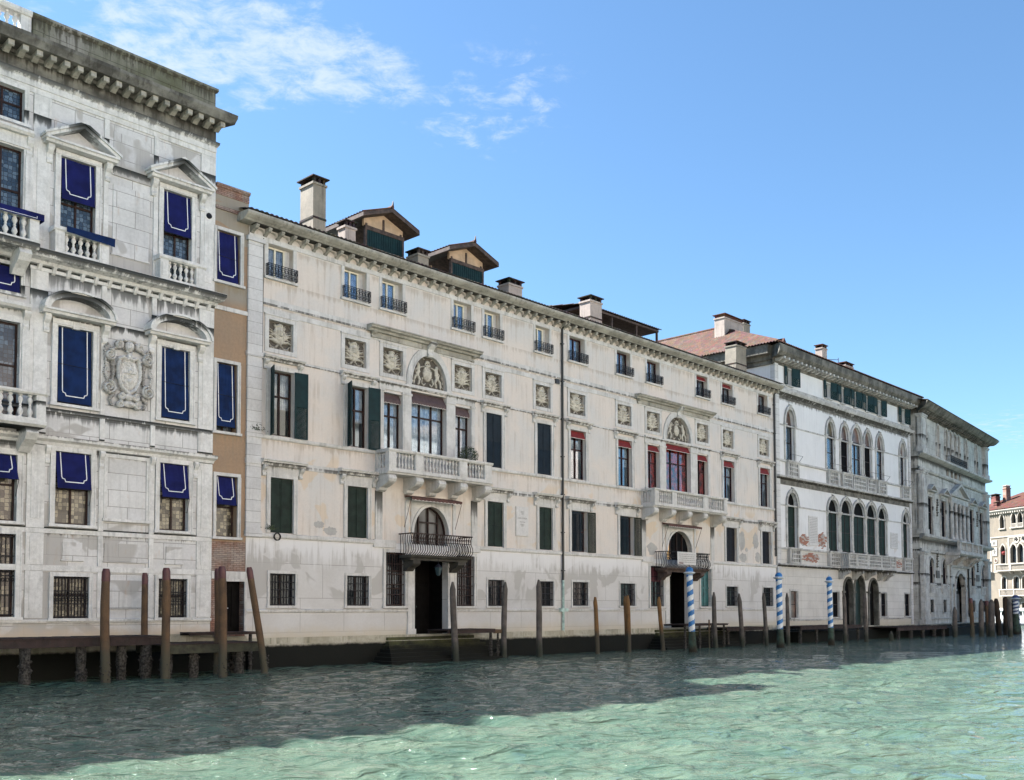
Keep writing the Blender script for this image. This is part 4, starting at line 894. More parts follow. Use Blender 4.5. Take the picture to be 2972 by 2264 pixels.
m.prof(-14.2, -8.95, [(-.03, 12.75), (.28, 12.75), (.36, 12.83), (.36, 12.95), (-.03, 12.98)])
for u in (-9.02, -11.0, -13.0): console(m, u, .2, 18.2, 18.85, .26); console(m, u, .2, 12.1, 12.75, .26); m.box(u-.13, u+.13, -.03, .12, 9.1, 12.1); m.box(u-.13, u+.13, -.03, .12, 15.0, 18.2)
m.build('bay_entablature', 'istrian_trim', A)
def abalc(u0, u1, z0, z1, v, n):
    m = MB(); m.prof(u0, u1, [(0, z0), (v*.9, z0), (v, z0+.08), (v, z0+.2), (0, z0+.2)]); m.box(u0+.03, u1-.03, v-.33, v-.03, z0+.2, z0+.28)
    m.prof(u0-.02, u1+.04, [(v-.36, z1-.13), (v-.03, z1-.13), (v+.03, z1-.07), (v+.03, z1), (v-.38, z1)]); m.box(u1-.33, u1+.04, 0, v-.36, z1-.128, z1-.003)
    m.box(u1-.34, u1-.03, v-.34, v-.02, z0+.28, z1-.13); m.box(u0, u0+.3, v-.34, v-.02, z0+.28, z1-.13); m.box(u1-.30, u1-.03, 0, .14, z0+.28, z1-.13)
    m.prof(u1-.62, u1-.22, [(0, z0-.75), (.2, z0-.8), (.4, z0-.62), (v*.75, z0-.42), (v*.92, z0-.2), (v*.8, z0), (0, z0)]); m.prof(-11.2, -10.8, [(0, z0-.75), (.2, z0-.8), (.4, z0-.62), (v*.75, z0-.42), (v*.92, z0-.2), (v*.8, z0), (0, z0)])
    o = m.build('balcony', 'istrian_trim', A); a, b = u0+.3, u1-.34
    balusters(o, [(a+(b-a)*(k+.5)/n, v-.18) for k in range(n)]+[(u1-.16, .2+.16*k) for k in range(3)], z0+.28, z1-z0-.41, .125, 'istrian_trim')
abalc(-14.0, -8.62, 8.62, 9.82, 1.0, 15); abalc(-14.0, -8.95, 14.7, 15.88, 1.0, 15)
m = MB(); m.quad((-12.5, 1.06, 15.68), (-8.85, 1.06, 15.68), (-8.85, 1.06, 15.91), (-12.5, 1.06, 15.91)); m.quad((-12.5, 1.06, 15.91), (-8.85, 1.06, 15.91), (-8.85, .62, 15.91), (-12.5, .62, 15.91)); m.quad((-8.85, 1.06, 15.68), (-8.85, .62, 15.68), (-8.85, .62, 15.91), (-8.85, 1.06, 15.91))
m.mat(1).box(-12.5, -9.1, 1.062, 1.068, 15.72, 15.735); m.box(-9.1, -9.085, 1.062, 1.068, 15.72, 15.80); m.build('blue_drape', ['blue_cloth', 'white_paint'], A, fix=False)
# coat of arms
def spiral(x, z, r, s, turns=1.8, n=22): return [(x+s*r*(1-.8*i/n)*math.cos(turns*2*math.pi*i/n+1.6), z+r*(1-.8*i/n)*math.sin(turns*2*math.pi*i/n+1.6)) for i in range(n+1)]
PR = [('e', 0, -.05, .46, .78, .10, .08), ('e', 0, .02, .36, .62, .12, .12), ('e', 0, .12, .09, .10, .16, .16), ('e', 0, -.26, .10, .10, .16, .16), ('e', 0, .02, .25, .03, .05, .26),
      ('c', [(-.36, .5), (-.42, .2), (-.40, -.2), (-.24, -.55), (0, -.72), (.24, -.55), (.40, -.2), (.42, .2), (.36, .5)], .075, .075, .26),
      ('c', [(-.40, .52), (-.25, .62), (-.1, .52), (0, .60), (.1, .52), (.25, .62), (.40, .52)], .07, .07, .30), ('e', 0, 1.03, .17, .20, .22, .12), ('b', -.25, .25, .86, 1.30, .10), ('c', [(-.2, 1.25), (.2, 1.25)], .06, .06, .22),
      ('e', -.05, .95, .03, .03, .1, .3), ('c', [(0, 1.08), (0, 1.0)], .03, .035, .38), ('c', [(-.1, .82), (0, .72), (.1, .82)], .06, .06, .25), ('e', 0, .62, .12, .16, .16, .14), ('e', 0, -.86, .2, .14, .2, .1), ('e', 0, -1.12, .30, .13, .16, .1)]
for s in (-1, 1):
    for x, z, r in ((.72, .62, .21), (.74, -.58, .24), (.40, 1.05, .15), (.28, -.86, .13), (.34, -1.16, .13)):
        PR += [('e', s*x, z, r+.03, r+.03, .03, .10), ('c', spiral(s*x, z, r, s), .050, .035, .26)]
    PR += [('c', [(s*.45, .95), (s*.62, .85)], .08, .08, .16), ('c', [(s*.9, .5), (s*.86, .2), (s*.92, -.05), (s*.82, -.3)], .05, .07, .16), ('c', [(s*.62, .38), (s*.55, .1), (s*.60, -.3)], .10, .08, .12), ('c', [(s*.55, -.8), (s*.7, -1.0), (s*.62, -1.2)], .08, .06, .13),
           ('c', [(s*.66, .9), (s*.8, 1.05), (s*.9, .9), (s*.92, .7)], .045, .04, .14)]
    for k in range(7): PR.append(('e', s*(.84+.03*math.sin(k*2)), .30-k*.09, .055, .05, .08, .12))
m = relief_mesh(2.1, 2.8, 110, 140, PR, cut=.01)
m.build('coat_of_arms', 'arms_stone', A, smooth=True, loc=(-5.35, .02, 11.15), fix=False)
# main cornice, modillions, parapet
m = MB(); m.prof(AL, AR, [(-.05, 21.62), (.16, 21.64), (.2, 21.74), (.86, 21.76), (.92, 21.86), (1.0, 21.98), (1.02, 22.10), (-.05, 22.2)], 0, .40); m.box(AL, AR+.0, -.05, .03, 21.2, 21.62)
co = m.build('cornice', 'istrian_black', A); b0 = None; u = -1.93
for k in range(30):
    if b0 is None:
        m = MB(); m.prof(-.10, .10, [(0, 0), (0, -.12), (.14, -.24), (.45, -.10), (.60, -.20), (.66, -.17), (.66, 0)]); b0 = m.build('modillion', 'c_cornice', co, loc=(u, .08, 21.76))
    else: dup(b0, co, u, .08, 21.76)
    u -= .47
m = MB(); m.box(-8.97, AR-.02, -.35, .0, 22.18, 23.22); m.prof(-9.0, AR, [(-.4, 23.22), (.03, 23.22), (.09, 23.30), (.09, 23.40), (-.42, 23.46)], 0, .8); m.box(-8.97, -8.55, -.02, .04, 22.2, 23.2); m.box(-8.4, -2.4, -.02, .02, 22.45, 23.05)
m.build('parapet', 'parapet_stone', A)
m = MB(); m.prof(AL, -9.0, [(-.4, 23.22), (.03, 23.22), (.09, 23.30), (.09, 23.40), (-.42, 23.46)]); m.box(AL, -9.0, -.35, -.02, 22.18, 22.42); m.box(-9.35, -9.0, -.33, -.03, 22.42, 23.22)
o = m.build('roof_balustrade', 'istrian_trim', A); balusters(o, [(-9.5-.27*k, -.18) for k in range(20)], 22.42, .80, .13, 'istrian_trim')
m = MB(); m.quad((AL, -.4, 22.2), (AR-.1, -.4, 22.2), (AR-.1, -10, 22.2), (AL, -10, 22.2)); m.build('roof', 'tiles_dark', A, fix=False)
m = MB(); m.lathe(0, 0, [(.01, -.10), (.11, -.08), (.12, 0), (.02, .02)], 12); o = m.build('lamp', 'iron', A, smooth=True, loc=(-2.12, .12, 18.1)); o.rotation_euler.x = math.radians(80)
# =================================================== narrow ochre house
B = root('house', FC, -1.79, 'narrow ochre brick house with blue blinds, squeezed between the white and cream palaces', 'house', v=0)
BL, BR = -1.80, -.27
bw = [(-1.64, -.68, 5.32, 7.76), (-1.68, -.74, 9.54, 12.33), (-1.73, -.66, 15.62, 17.70)]
m = MB(); wall(m, BL, BR, 5.15, 19.15, [w for w in bw]); m.mat(1); wall(m, BL, BR, 1.3, 5.15, [(-1.2, -.32, 1.5, 3.55)]); m.mat(0); shell(m, BL, BR, 1.3, 19.15, 8.); m.box(BL+.05, BR-.05, -5, -4.9, 1.3, 19); m.build('wall', ['ochre', 'old_brick'], B)
m = MB(); m.box(BL, BR, -.4, .04, 19.15, 19.45); m.prof(BL, BR, [(-.45, 19.45), (.10, 19.45), (.14, 19.52), (.14, 19.58), (-.45, 19.6)]); m.box(BL, BR, -.02, .08, 18.55, 18.68); m.build('parapet', 'old_brick', B)
m = MB(); m.box(BL, BR, -.02, .07, 14.45, 14.62); m.box(BL, BR, -.02, .06, 4.2-.55, 3.95); m.build('string_course', 'c_trim', B); m = MB(); m.box(BL, BR, -.05, .15, -1.2, 1.35); m.build('foundation', 'foundation', B)
for i, (a, b, z0, z1) in enumerate(bw):
    w = stone_window(B, a, b, z0, z1, .13, glass='leaded_warm' if i == 0 else 'leaded_blue', mull=1 if i else 0, trans=(.5,), trim='c_trim', vs=-.3); zb = (6.6, 9.75, 15.66)[i]
    blind(w, a+.02, b-.06, zb, z1-.02, -.12, .02 if i else .10, 'blue_cloth2' if i == 1 else 'blue_cloth')
m = MB(); m.box(-1.33, -1.2, -.02, .05, 1.5, 3.7); m.box(-.32, -.2, -.3, .05, 1.5, 3.7); m.box(-1.2, -.32, -.02, .05, 3.55, 3.7); o = m.build('door_surround', 'c_trim', B)
m = MB(); m.box(-1.2, -.32, -.42, -.34, 1.5, 3.55); m.box(-1.15, -.8, -.34, -.30, 1.7, 3.4); m.box(-.7, -.37, -.34, -.30, 1.7, 3.4); m.mat(1); m.tube([(-1.1, -.24, 2.45), (-.9, -.22, 2.48)], .018, 6); m.build('door', ['door_wood', 'white_paint'], B)
# =================================================== white palace with arched windows
DU0, DU1 = 43.42, 68.1
Dp = root('palace', FC, DU0, 'bright white palace with round-arched window groups, teal top shutters and a tiled hip roof', 'palace')
d1 = [(45.05, 46.55), (51.6, 53.3), (53.85, 55.75), (56.1, 58.3), (58.65, 60.5), (60.95, 62.6), (66.15, 67.55)]
d2 = [(44.95, 46.25), (51.55, 52.85), (54.02, 55.4), (56.0, 57.8), (58.42, 59.75), (60.85, 62.1), (65.8, 67.0)]
m = MB()
def aw(L, z0, zs, zt): return [(a, b, z0, zt-(0 if b-a > 1.7 else .12), arc((a+b)/2, zs, (b-a)/2, zt-zs-(0 if b-a > 1.7 else .12)-.02, n=12)) for a, b in L]
tops_ = [(45.25, 45.98), (51.55, 52.4), (54.26, 54.74), (56.7, 57.0), (58.93, 59.24), (61.3, 62.0), (66.3, 67.1)]
wall(m, DU0, DU1, 6.85, 20.7, aw(d1, 6.95, 10.1, 11.2)+aw(d2, 13.42, 16.1, 17.42)+[(a, b, 19.05, 20.25) for a, b in tops_])
m.mat(1); dg = [(45.4, 46.4), (52.2, 53.3), (61.3, 62.4), (66.35, 67.5)]
dd_ = [(54.2, 55.85), (56.15, 58.0), (58.9, 60.6)]
wall(m, DU0, DU1, .95, 6.85, [(a, b, 1.75, 3.72) for a, b in dg]+[(a, b, 1.0, zt+.02, arc((a+b)/2, 3.8, (b-a)/2, zt-3.8, n=10)) for (a, b), zt in zip(dd_, (4.85, 5.15, 4.85))])
m.mat(0); shell(m, DU0, DU1, .95, 20.7, 22.); m.box(DU0+.1, DU1-.1, -5, -4.9, .95, 20.6)
m.build('wall', ['white_render', 'd_base'], Dp)
m = MB(); m.box(DU0, DU1, 0, .12, .6, 1.0); m.box(DU0, DU1+.6, -.05, 1.6, -1.2, .75); m.build('foundation', 'foundation', Dp)
m = MB()
m.prof(DU0, 54.0, [(-.05, 1.50), (.08, 1.50), (.10, 1.60), (-.05, 1.64)]); m.prof(60.8, DU1, [(-.05, 1.50), (.08, 1.50), (.10, 1.60), (-.05, 1.64)]); m.prof(DU0, DU1, [(-.05, 5.48), (.12, 5.5), (.28, 5.62), (.28, 5.72), (-.05, 5.76)]); m.box(DU0, DU1, -.05, .10, 6.78, 6.92)
m.prof(DU0, DU1, [(-.05, 11.9), (.15, 11.92), (.36, 12.06), (.36, 12.16), (-.05, 12.2)]); m.box(DU0, DU1, -.05, .14, 13.24, 13.38)
m.prof(DU0, DU1, [(-.05, 18.1), (.10, 18.12), (.22, 18.25), (.34, 18.40), (.38, 18.55), (.10, 18.62), (.08, 18.85), (-.05, 18.95)], 0, 1.)
m.box(DU0, DU1, -.05, .05, 9.98, 10.08); m.box(DU0, DU1, -.05, .05, 15.92, 16.02)
m.build('string_course', 'd_trim', Dp)
m = MB(); m.box(DU0-.02, DU0+.52, -.3, .10, .95, 18.1); m.box(DU1-.42, DU1+.02, -.3, .10, .95, 18.1); m.box(DU0-.02, DU0+.5, -.3, .07, 18.9, 20.4); m.build('quoin', 'quoin', Dp)
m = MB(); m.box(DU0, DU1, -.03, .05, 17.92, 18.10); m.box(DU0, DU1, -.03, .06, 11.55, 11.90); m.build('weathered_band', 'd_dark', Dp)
def perf(P, a, b, z0, z1, v, rows=3, name='balustrade'):
    m = MB(); m.box(a-.2, a, 0, v, z0, z1); m.box(b, b+.2, 0, v, z0, z1); m.box(a, b, v-.1, v, z0, z0+.12); m.prof(a-.25, b+.25, [(0, z1-.02), (v+.04, z1-.02), (v+.07, z1+.04), (v+.07, z1+.12), (0, z1+.12)])
    n = max(3, int((b-a)/.26)); H = (z1-z0-.12)/rows
    for r in range(rows):
        for i in range(n+1):
            u = a+(b-a)*i/n; m.box(u-.04, u+.04, v-.09, v-.01, z0+.12+r*H, z0+.12+(r+1)*H-.07)
        m.box(a, b, v-.095, v-.005, z0+.12+(r+1)*H-.09, z0+.12+(r+1)*H)
    m.box(a, b, -.1, -.02, z0, z1)
    return m.build(name, 'd_trim', P)
for row, (L, z0, zs, zt) in enumerate(((d1, 6.95, 10.1, 11.2), (d2, 13.42, 16.1, 17.42))):
    for i, (a, b) in enumerate(L):
        zt_ = zt-(0 if b-a > 1.7 else .12); um = (a+b)/2; ru = (b-a)/2
        m = MB(); m.strip(arc(um, zs, ru+.22, zt_-zs+.20, n=12), arc(um, zs, ru, zt_-zs-.02, n=12), -.03, .10); m.strip(arc(um, zs, ru+.25, zt_-zs+.24, n=12), arc(um, zs, ru+.18, zt_-zs+.16, n=12), .09, .15)
        for u in (a-.11, b+.11):
            if 0 < i < 6: m.lathe(u, .02, [(.15, z0), (.15, z0+.15), (.105, z0+.22), (.10, zs-.35), (.12, zs-.25), (.17, zs-.05), (.19, zs)], 8)
            else: m.box(u-.11, u+.11, -.03, .08, z0, zs)
            m.box(u-.17, u+.17, -.03, .17, zs-.08, zs+.03)
        m.prof(um-.09, um+.09, [(0, zt_-.05), (.1, zt_-.08), (.22, zt_+.25), (0, zt_+.4)])
        fm = {0: 'glass_dark', 1: 'glass'}[row]
        m.mat(1); pv_ = -.12 if 0 < i < 6 else -.22; sash(m, a, b, z0, zs, pv_+.04, .06, 0 if ru < .8 else 1, (.5,)); m.box(a, b, pv_-.02, pv_+.05, zs-.05, zs+.05)
        w = m.build('arched_window', ['d_trim', 'wood_frame'], Dp); m = MB(); m.box(a, b, pv_-.02, pv_, z0, zs); m.mat(1); m.prismv(pv_-.02, pv_, [(a, zs)]+arc(um, zs, ru, zt_-zs-.02, n=12)[1:-1]+[(b, zs)])
        m.build('pane', ['dark_room' if row == 0 or i in (2, 4) else 'glass', ('door_wood' if row == 0 else ('pane_olive' if i == 1 else 'pane_brown'))], w)
        if row == 1 and i not in (2, 4): curtain(a, b, z0+.05, zs-.05, 'curtain', w, -.55)
        if row == 0: q = MB(); q.box(a+.07, b-.07, pv_+.0, pv_+.02, z0+.05, zs-.1); q.build('shutter', 'green_dark', w)
perf(Dp, 45.15, 46.5, 5.75, 6.80, .28); perf(Dp, 51.6, 53.1, 5.75, 6.80, .28); perf(Dp, 66.1, 67.5, 5.75, 6.80, .28)
for a, b in ((45.1, 46.45), (51.7, 53.1), (54.15, 55.55), (56.15, 58.2), (58.75, 60.1), (61.0, 62.3), (66.0, 67.3)): perf(Dp, a, b, 12.18, 13.26, .24)
m = MB(); m.prof(53.15, 62.4, [(0, 5.45), (.8, 5.5), (1.0, 5.62), (1.0, 5.75), (0, 5.75)])
for u in (53.5, 55.95, 58.3, 60.75, 62.0): m.prof(u-.16, u+.16, [(0, 4.75), (.3, 4.8), (.5, 5.05), (.9, 5.25), (.9, 5.46), (0, 5.46)])
bo = m.build('balcony', 'd_trim', Dp)
for a, b in ((53.4, 54.5), (54.9, 56.6), (57.0, 59.2), (59.6, 61.0), (61.3, 62.15)):
    q = MB(); z0, z1, v = 5.76, 6.72, .98; n = int((b-a)/.26)
    for r in range(3):
        H = .27
        for i in range(n+1): u = a+(b-a)*i/n; q.box(u-.04, u+.04, v-.1, v-.02, z0+.08+r*H, z0+.08+r*H+H-.07)
        q.box(a, b, v-.1, v-.015, z0+.08+(r+1)*H-.08, z0+.08+(r+1)*H)
    q.box(a-.2, a, v-.14, v, z0, z1); q.box(b, b+.2, v-.14, v, z0, z1); q.box(a-.25, b+.25, v-.2, v+.06, z1, z1+.11); q.box(a, b, v-.12, v, z0, z0+.08)
    q.build('balustrade', 'd_trim', bo)
q = MB()
for k in range(5): q.box(53.2, 53.28, .1+k*.18, .17+k*.18, 5.76, 6.7)
q.box(53.17, 53.33, 0, 1.0, 6.70, 6.80); q.build('balustrade', 'd_trim', bo)
# side balconies' stone panels, railings in iron
m = MB()
for a, b, z, v in ((44.9, 46.8, 13.38, .30), (51.4, 54.9, 13.38, .3), (58.0, 62.6, 13.38, .32), (65.7, 67.6, 13.38, .3)):
    m.tube([(a, .1, z), (a, v+.15, z+.42), (b, v+.15, z+.42), (b, .1, z)], .014, 5)
m.build('railing', 'iron', Dp)
for i, ((a, b), zt) in enumerate(zip(dd_, (4.85, 5.15, 4.85))):
    um = (a+b)/2; m = MB(); m.strip(arc(um, 3.8, (b-a)/2+.16, zt-3.8+.16, n=10), arc(um, 3.8, (b-a)/2-.01, zt-3.8-.01, n=10), -.34, .10); m.box(a-.02, a+.012, -.34, .0, 1.0, 3.8); m.box(b-.012, b+.02, -.34, 0, 1.0, 3.8)
    for u in (a-.1, b+.1): m.box(u-.12, u+.12, -.03, .09, 1.0, 3.75); m.box(u-.18, u+.18, -.03, .16, 3.68, 3.84)
    o = m.build('portal', 'portal_stone', Dp); m = MB(); m.prismv(-.40, -.34, [(a, 1.0), (b, 1.0)]+list(reversed(arc(um, 3.8, (b-a)/2, zt-3.8, n=10))))
    for k in range(5): m.box(a+.15, b-.15, -.34, -.31, 1.2+k*.52, 1.55+k*.52)
    m.build('door', ['dark_room', 'green_door', 'door_wood'][i], o)
for a, b in dg:
    m = MB(); surround(m, a, b, 1.75, 3.72, .13, .04); m.mat(1); sash(m, a, b, 1.75, 3.72, -.10, .06, 0, (.5,)); w = m.build('window', ['d_trim', 'wood_frame'], Dp); pane(a, b, 1.75, 3.72, 'pane_brown' if a < 50 else 'dark_room', w, -.13)
for a, b in tops_:
    m = MB(); surround(m, a, b, 19.05, 20.25, .12, .05); w = m.build('window', 'd_trim', Dp); pane(a, b, 19.05, 20.25, 'glass_dark', w, -.25)
for uh, w_, an in ((45.25, .42, 178), (45.98, .95, 12), (51.55, .38, 176), (52.4, .9, 8), (54.26, .85, 172), (54.74, .9, 8), (56.7, .9, 172), (57., .9, 8), (58.93, .9, 172), (59.24, 1., 8), (61.2, 1., 172), (62.0, .85, 8), (66.3, .75, 174), (67.1, .9, 8)):
    leaf(Dp, uh, .07, 19.05, 20.42, w_, math.radians(an), 'teal')
m = MB(); m.prof(DU0-.3, DU1, [(-.05, 20.35), (.06, 20.35), (.10, 20.7), (.75, 20.75), (.85, 20.85), (.98, 21.0), (1.0, 21.12), (1.02, 21.5), (0, 21.62)], .7, 1.); m.box(DU0-.9, DU0, -20., .0, 20.95, 21.60); m.box(DU0-.35, DU0, -20., -.02, 20.6, 20.95); m.box(DU0-.18, DU0, -20., -.02, 20.3, 20.6)
co = m.build('cornice', 'd_dark', Dp); b0 = None
for k in range(38):
    u = DU0+.1+k*.66
    if u > DU1-.1: break
    if b0 is None: m = MB(); m.prof(-.12, .12, [(0, 0), (0, -.22), (.2, -.26), (.6, -.12), (.74, -.16), (.76, 0)]); b0 = m.build('modillion', 'd_trim', co, loc=(u, .1, 20.75))
    else: dup(b0, co, u, .1, 20.75)
m = MB(); rz = 24.8
m.m = 0
def tile_slope(m, p0, p1, q0, q1, n, mcount=14, amp=.09):    # eave p0->p1, ridge q0->q1, each (u,v,z): ribs run from eave to ridge
    L = lambda a, b, k: tuple(a[i]+(b[i]-a[i])*k for i in range(3))
    W6 = n*6; base = len(m.v); C_ = mcount
    for j in range(C_+1):
        for i in range(W6+1):
            k = i/W6; e = L(p0, p1, k); r = L(q0, q1, k); p = L(e, r, j/C_); m.v.append((p[0], -p[1], p[2]+amp*abs(math.sin(math.pi*i/6))))
    for j in range(C_):
        for i in range(W6):
            a = base+j*(W6+1)+i; m.f.append([a, a+1, a+W6+2, a+W6+1]); m.mi.append(m.m)
tile_slope(m, (42.3, 1.0, 21.6), (42.3, -24, 21.6), (46.5, -6.4, rz), (46.5, -24, rz), 100)
tile_slope(m, (42.3, 1.0, 21.6), (69.2, 1.0, 21.6), (46.5, -6.4, rz), (64., -6.4, rz), 105)
m.quad((69.2, 1, 21.6), (69.2, -20, 21.6), (64., -20, rz), (64., -6.4, rz)); m.quad((46.5, -6.4, rz), (64, -6.4, rz), (64, -24, rz), (46.5, -24, rz))
m.tube([(46.5, -6.4, rz+.05), (46.5, -24, rz+.05)], .12, 6); m.tube([(42.4, .95, 21.65), (46.5, -6.4, rz+.05)], .11, 6); m.tube([(46.5, -6.4, rz+.05), (64, -6.4, rz+.05)], .12, 6)
rf = m.build('roof', 'tiles', Dp, fix=False)
chimney(rf, 44.9, 47.7, -5.0, .9, 22.2, 25.45, 'chimney_pink', 0., .12, 'tiles_red', False, vents=False)
chimney(rf, 48.3, 49.3, -5.3, .9, 22.2, 25.75, 'chimney_render', 0., .1, 'tiles_dark', False)
chimney(rf, 53.6, 54.45, -1.2, .6, 21.5, 24.0, 'chimney_pink', 0., .1, 'tiles_red', True); chimney(rf, 58.5, 60.0, -1.5, .8, 21.5, 23.5, 'chimney_pink', 0., .1, 'tiles_red', False)
m = MB(); m.tube([(56.5, -1.2, 21.8), (56.5, -1.2, 23.35)], .035, 5); m.tube([(54.5, -1.2, 22.85), (56.6, -1.2, 23.2)], .03, 5); m.build('antenna', 'antenna_metal', Dp)
m = MB(); m.prismv(-2.6, -2.4, [(49.0, 22.9), (49.6, 23.9), (50.2, 22.9)]); m.quad((49.6, -2.4, 23.9), (50.4, -2.4, 22.9), (50.4, -6, 22.9), (49.6, -6, 23.9)); m.build('dormer', 'tiles', Dp)
# brick showing through
random.seed(3)
def bricks(P, cx, cz, rx, rz_, seed):
    m = MB(); rr = random.Random(seed); nz = int(2*rz_/.082)+1
    for j in range(-nz, nz):
        for i in range(-12, 13):
            u, z = cx+(i+.5*(j % 2))*.27, cz+j*.082; q = ((u-cx)/rx)**2+((z-cz)/rz_)**2
            if q < rr.uniform(.55, 1.25): m.mat(0 if rr.random() < .7 else 1).box(u-.128, u+.128, -.01, .014+rr.uniform(0, .008), z-.034, z+.034)
    m.mat(1); m.prismv(-.01, .010, [(cx+rx*.85*math.cos(k*math.pi/8), cz+rz_*.85*math.sin(k*math.pi/8)) for k in range(16)])
    m.build('bare_brick', ['raw_brick', 'cement'], P)
for k, q in enumerate(((47.6, 7.6, .75, .5), (50.6, 7.75, .8, .62), (48.7, 6.3, 1.35, .36), (64.7, 6.3, 1.4, .32), (61.2, 5.0, .3, .2))): bricks(Dp, *q, k)

# =================================================== far palace with pediments
Fp = root('palace', FF, 0., 'grey weathered palace with a large central pediment and arched attic, last in the shaded row', 'palace')
FW = 25.9
ft = [(1.75, 2.65), (6.2, 7.05), (9.2, 10.1), (10.7, 11.6), (12.3, 13.2), (13.9, 14.8), (16.95, 17.8), (21.25, 22.1)]
f2 = [(2.7, 4.25), (7.2, 8.85), (10.4, 11.6), (11.95, 13.15), (13.5, 14.7), (15.05, 16.3), (18.2, 19.85), (22.6, 24.1)]
f1 = [(2.75, 4.3), (7.2, 8.75), (18.3, 19.9), (23.1, 24.7)]
fg = [(3.0, 4.1), (7.5, 8.45), (18.9, 19.85), (23.2, 24.5)]
m = MB()
wall(m, 0, FW, .9, 20.6, [(a, b, 16.75, 20.12, arc((a+b)/2, 19.5, (b-a)/2, .58, n=8)) for a, b in ft]+[(a, b, 9.35, 12.85) for a, b in f2]+[(a, b, 4.75, 7.2, arc((a+b)/2, 6.4, (b-a)/2, .76, n=8)) for a, b in f1]+[(a, b, 2.05, 3.25) for a, b in fg]+
     [(11.9, 15.8, 1.0, 6.0, arc(13.85, 4.3, 1.95, 1.65, n=12)), (9.6, 10.5, 15.5, 16.15), (11.2, 12.2, 15.5, 16.15), (12.6, 13.8, 15.5, 16.15), (14.4, 15.4, 15.5, 16.15)])
shell(m, 0, FW, .9, 20.6, 14.); m.box(.1, FW-.1, -6, -5.9, .9, 20.5); m.build('wall', 'f_stone', Fp)
m = MB(); m.prof(-.3, FW, [(0, .7), (.5, .75), (.5, .95), (0, 1.0)]); m.box(-1.0, FW+.2, -.05, 2.6, -1.2, .72); m.build('foundation', 'foundation', Fp)
m = MB()
m.prof(0, 11.6, [(-.05, 1.38), (.10, 1.4), (.14, 1.52), (-.05, 1.56)], 1, 0); m.prof(16.1, FW, [(-.05, 1.38), (.10, 1.4), (.14, 1.52), (-.05, 1.56)], 0, 1); m.prof(0, FW, [(-.05, 7.62), (.2, 7.64), (.26, 7.86), (-.05, 7.9)], 1, 1); m.prof(0, FW, [(-.05, 8.72), (.35, 8.8), (.62, 8.95), (.65, 9.12), (-.05, 9.18)], 1, 1)
m.prof(0, FW, [(-.05, 15.05), (.12, 15.07), (.22, 15.22), (.22, 15.32), (-.05, 15.36)], 1, 1); m.prof(0, FW, [(-.05, 16.3), (.3, 16.38), (.6, 16.5), (.62, 16.66), (-.05, 16.7)], 1, 1); m.box(0, 11.4, -.03, .05, 4.35, 4.5); m.box(16.4, FW, -.03, .05, 4.35, 4.5)
m.build('string_course', 'd_trim', Fp)
m = MB(); m.prof(0, FW, [(-.05, 20.2), (.1, 20.22), (.2, 20.45), (.8, 20.55), (1.0, 20.7), (1.2, 20.95), (1.3, 21.05), (-.05, 21.25)], 1, 1)
for k in range(36): u = .3+k*.72; m.prof(u-.12, u+.12, [(.1, 20.4), (.12, 20.2), (.5, 20.3), (.72, 20.5)])
m.build('cornice', 'd_dark', Fp)
for u in (.0, 24.5):
    for z0, z1 in ((1.0, 7.6), (9.2, 15.0), (16.7, 20.2)):
        m = MB(); w_ = 1.35 if u else 1.5; m.box(u, u+w_, -.2, .36, z0+.45, z1-.3); m.box(u+.2, u+w_-.2, .0, .40, z0+.8, z1-.7); m.box(u-.1, u+w_+.1, -.2, .46, z0, z0+.45); m.box(u-.08, u+w_+.08, -.2, .44, z1-.3, z1); m.box(u-.14, u+w_+.14, -.2, .5, z1-.14, z1-.02)
        m.build('pilaster', 'quoin' if 0 else 'd_trim', Fp)
for a, b in ft:
    um = (a+b)/2; m = MB(); m.strip(arc(um, 19.5, (b-a)/2+.16, .74, n=8), arc(um, 19.5, (b-a)/2, .58, n=8), -.03, .10)
    for u in (a-.14, b+.14): m.lathe(u, .04, [(.16, 16.75), (.11, 16.95), (.10, 19.1), (.15, 19.35), (.17, 19.5)], 7)
    w = m.build('arched_window', 'd_trim', Fp); m = MB(); m.box(a, b, -.14, -.12, 16.75, 19.45); m.mat(1).prismv(-.14, -.12, [(a, 19.45)]+arc(um, 19.45, (b-a)/2, .58, n=8)[1:-1]+[(b, 19.45)]); m.build('pane', ['panel_grey' if a > 9 and a < 14 else 'chimney_pink', 'wood_frame_red'], w)
for a, b in f2:
    cen = 10 < a < 16; m = MB()
    if not cen:
        surround(m, a, b, 9.3, 12.85, .2, .08); m.box(a-.25, b+.25, 0, .15, 13.06, 13.25); um = (a+b)/2; m.prof(a-.42, b+.42, [(0, 13.25), (.45, 13.3), (.5, 13.42), (0, 13.45)])
        for s in (-1, 1): m.prismv(-.03, .48, [(um, 14.05), (um+s*1.3, 13.48), (um+s*1.3, 13.36), (um, 13.88)])
    else:
        for u in (a-.17, b+.17): m.lathe(u, .28, [(.26, 9.2), (.26, 9.35), (.19, 9.45), (.18, 11.), (.15, 12.45), (.22, 12.7), (.24, 12.88)], 10)
    m.mat(1); sash(m, a, b, 9.35, 12.8, -.10, .07, 0, (.6,)); w = m.build('window', ['d_trim', 'wood_frame_red'], Fp); pane(a, b, 9.35, 12.8, 'dark_room', w, -.13)
m = MB(); m.box(10.0, 16.6, -.03, .34, 12.9, 13.45); m.prof(9.6, 17.0, [(0, 13.45), (.5, 13.5), (.55, 13.62), (0, 13.66)])
for s in (-1, 1): m.prismv(-.03, .52, [(13.3, 15.0), (13.3+s*3.75, 13.7), (13.3+s*3.75, 13.5), (13.3, 14.72)])
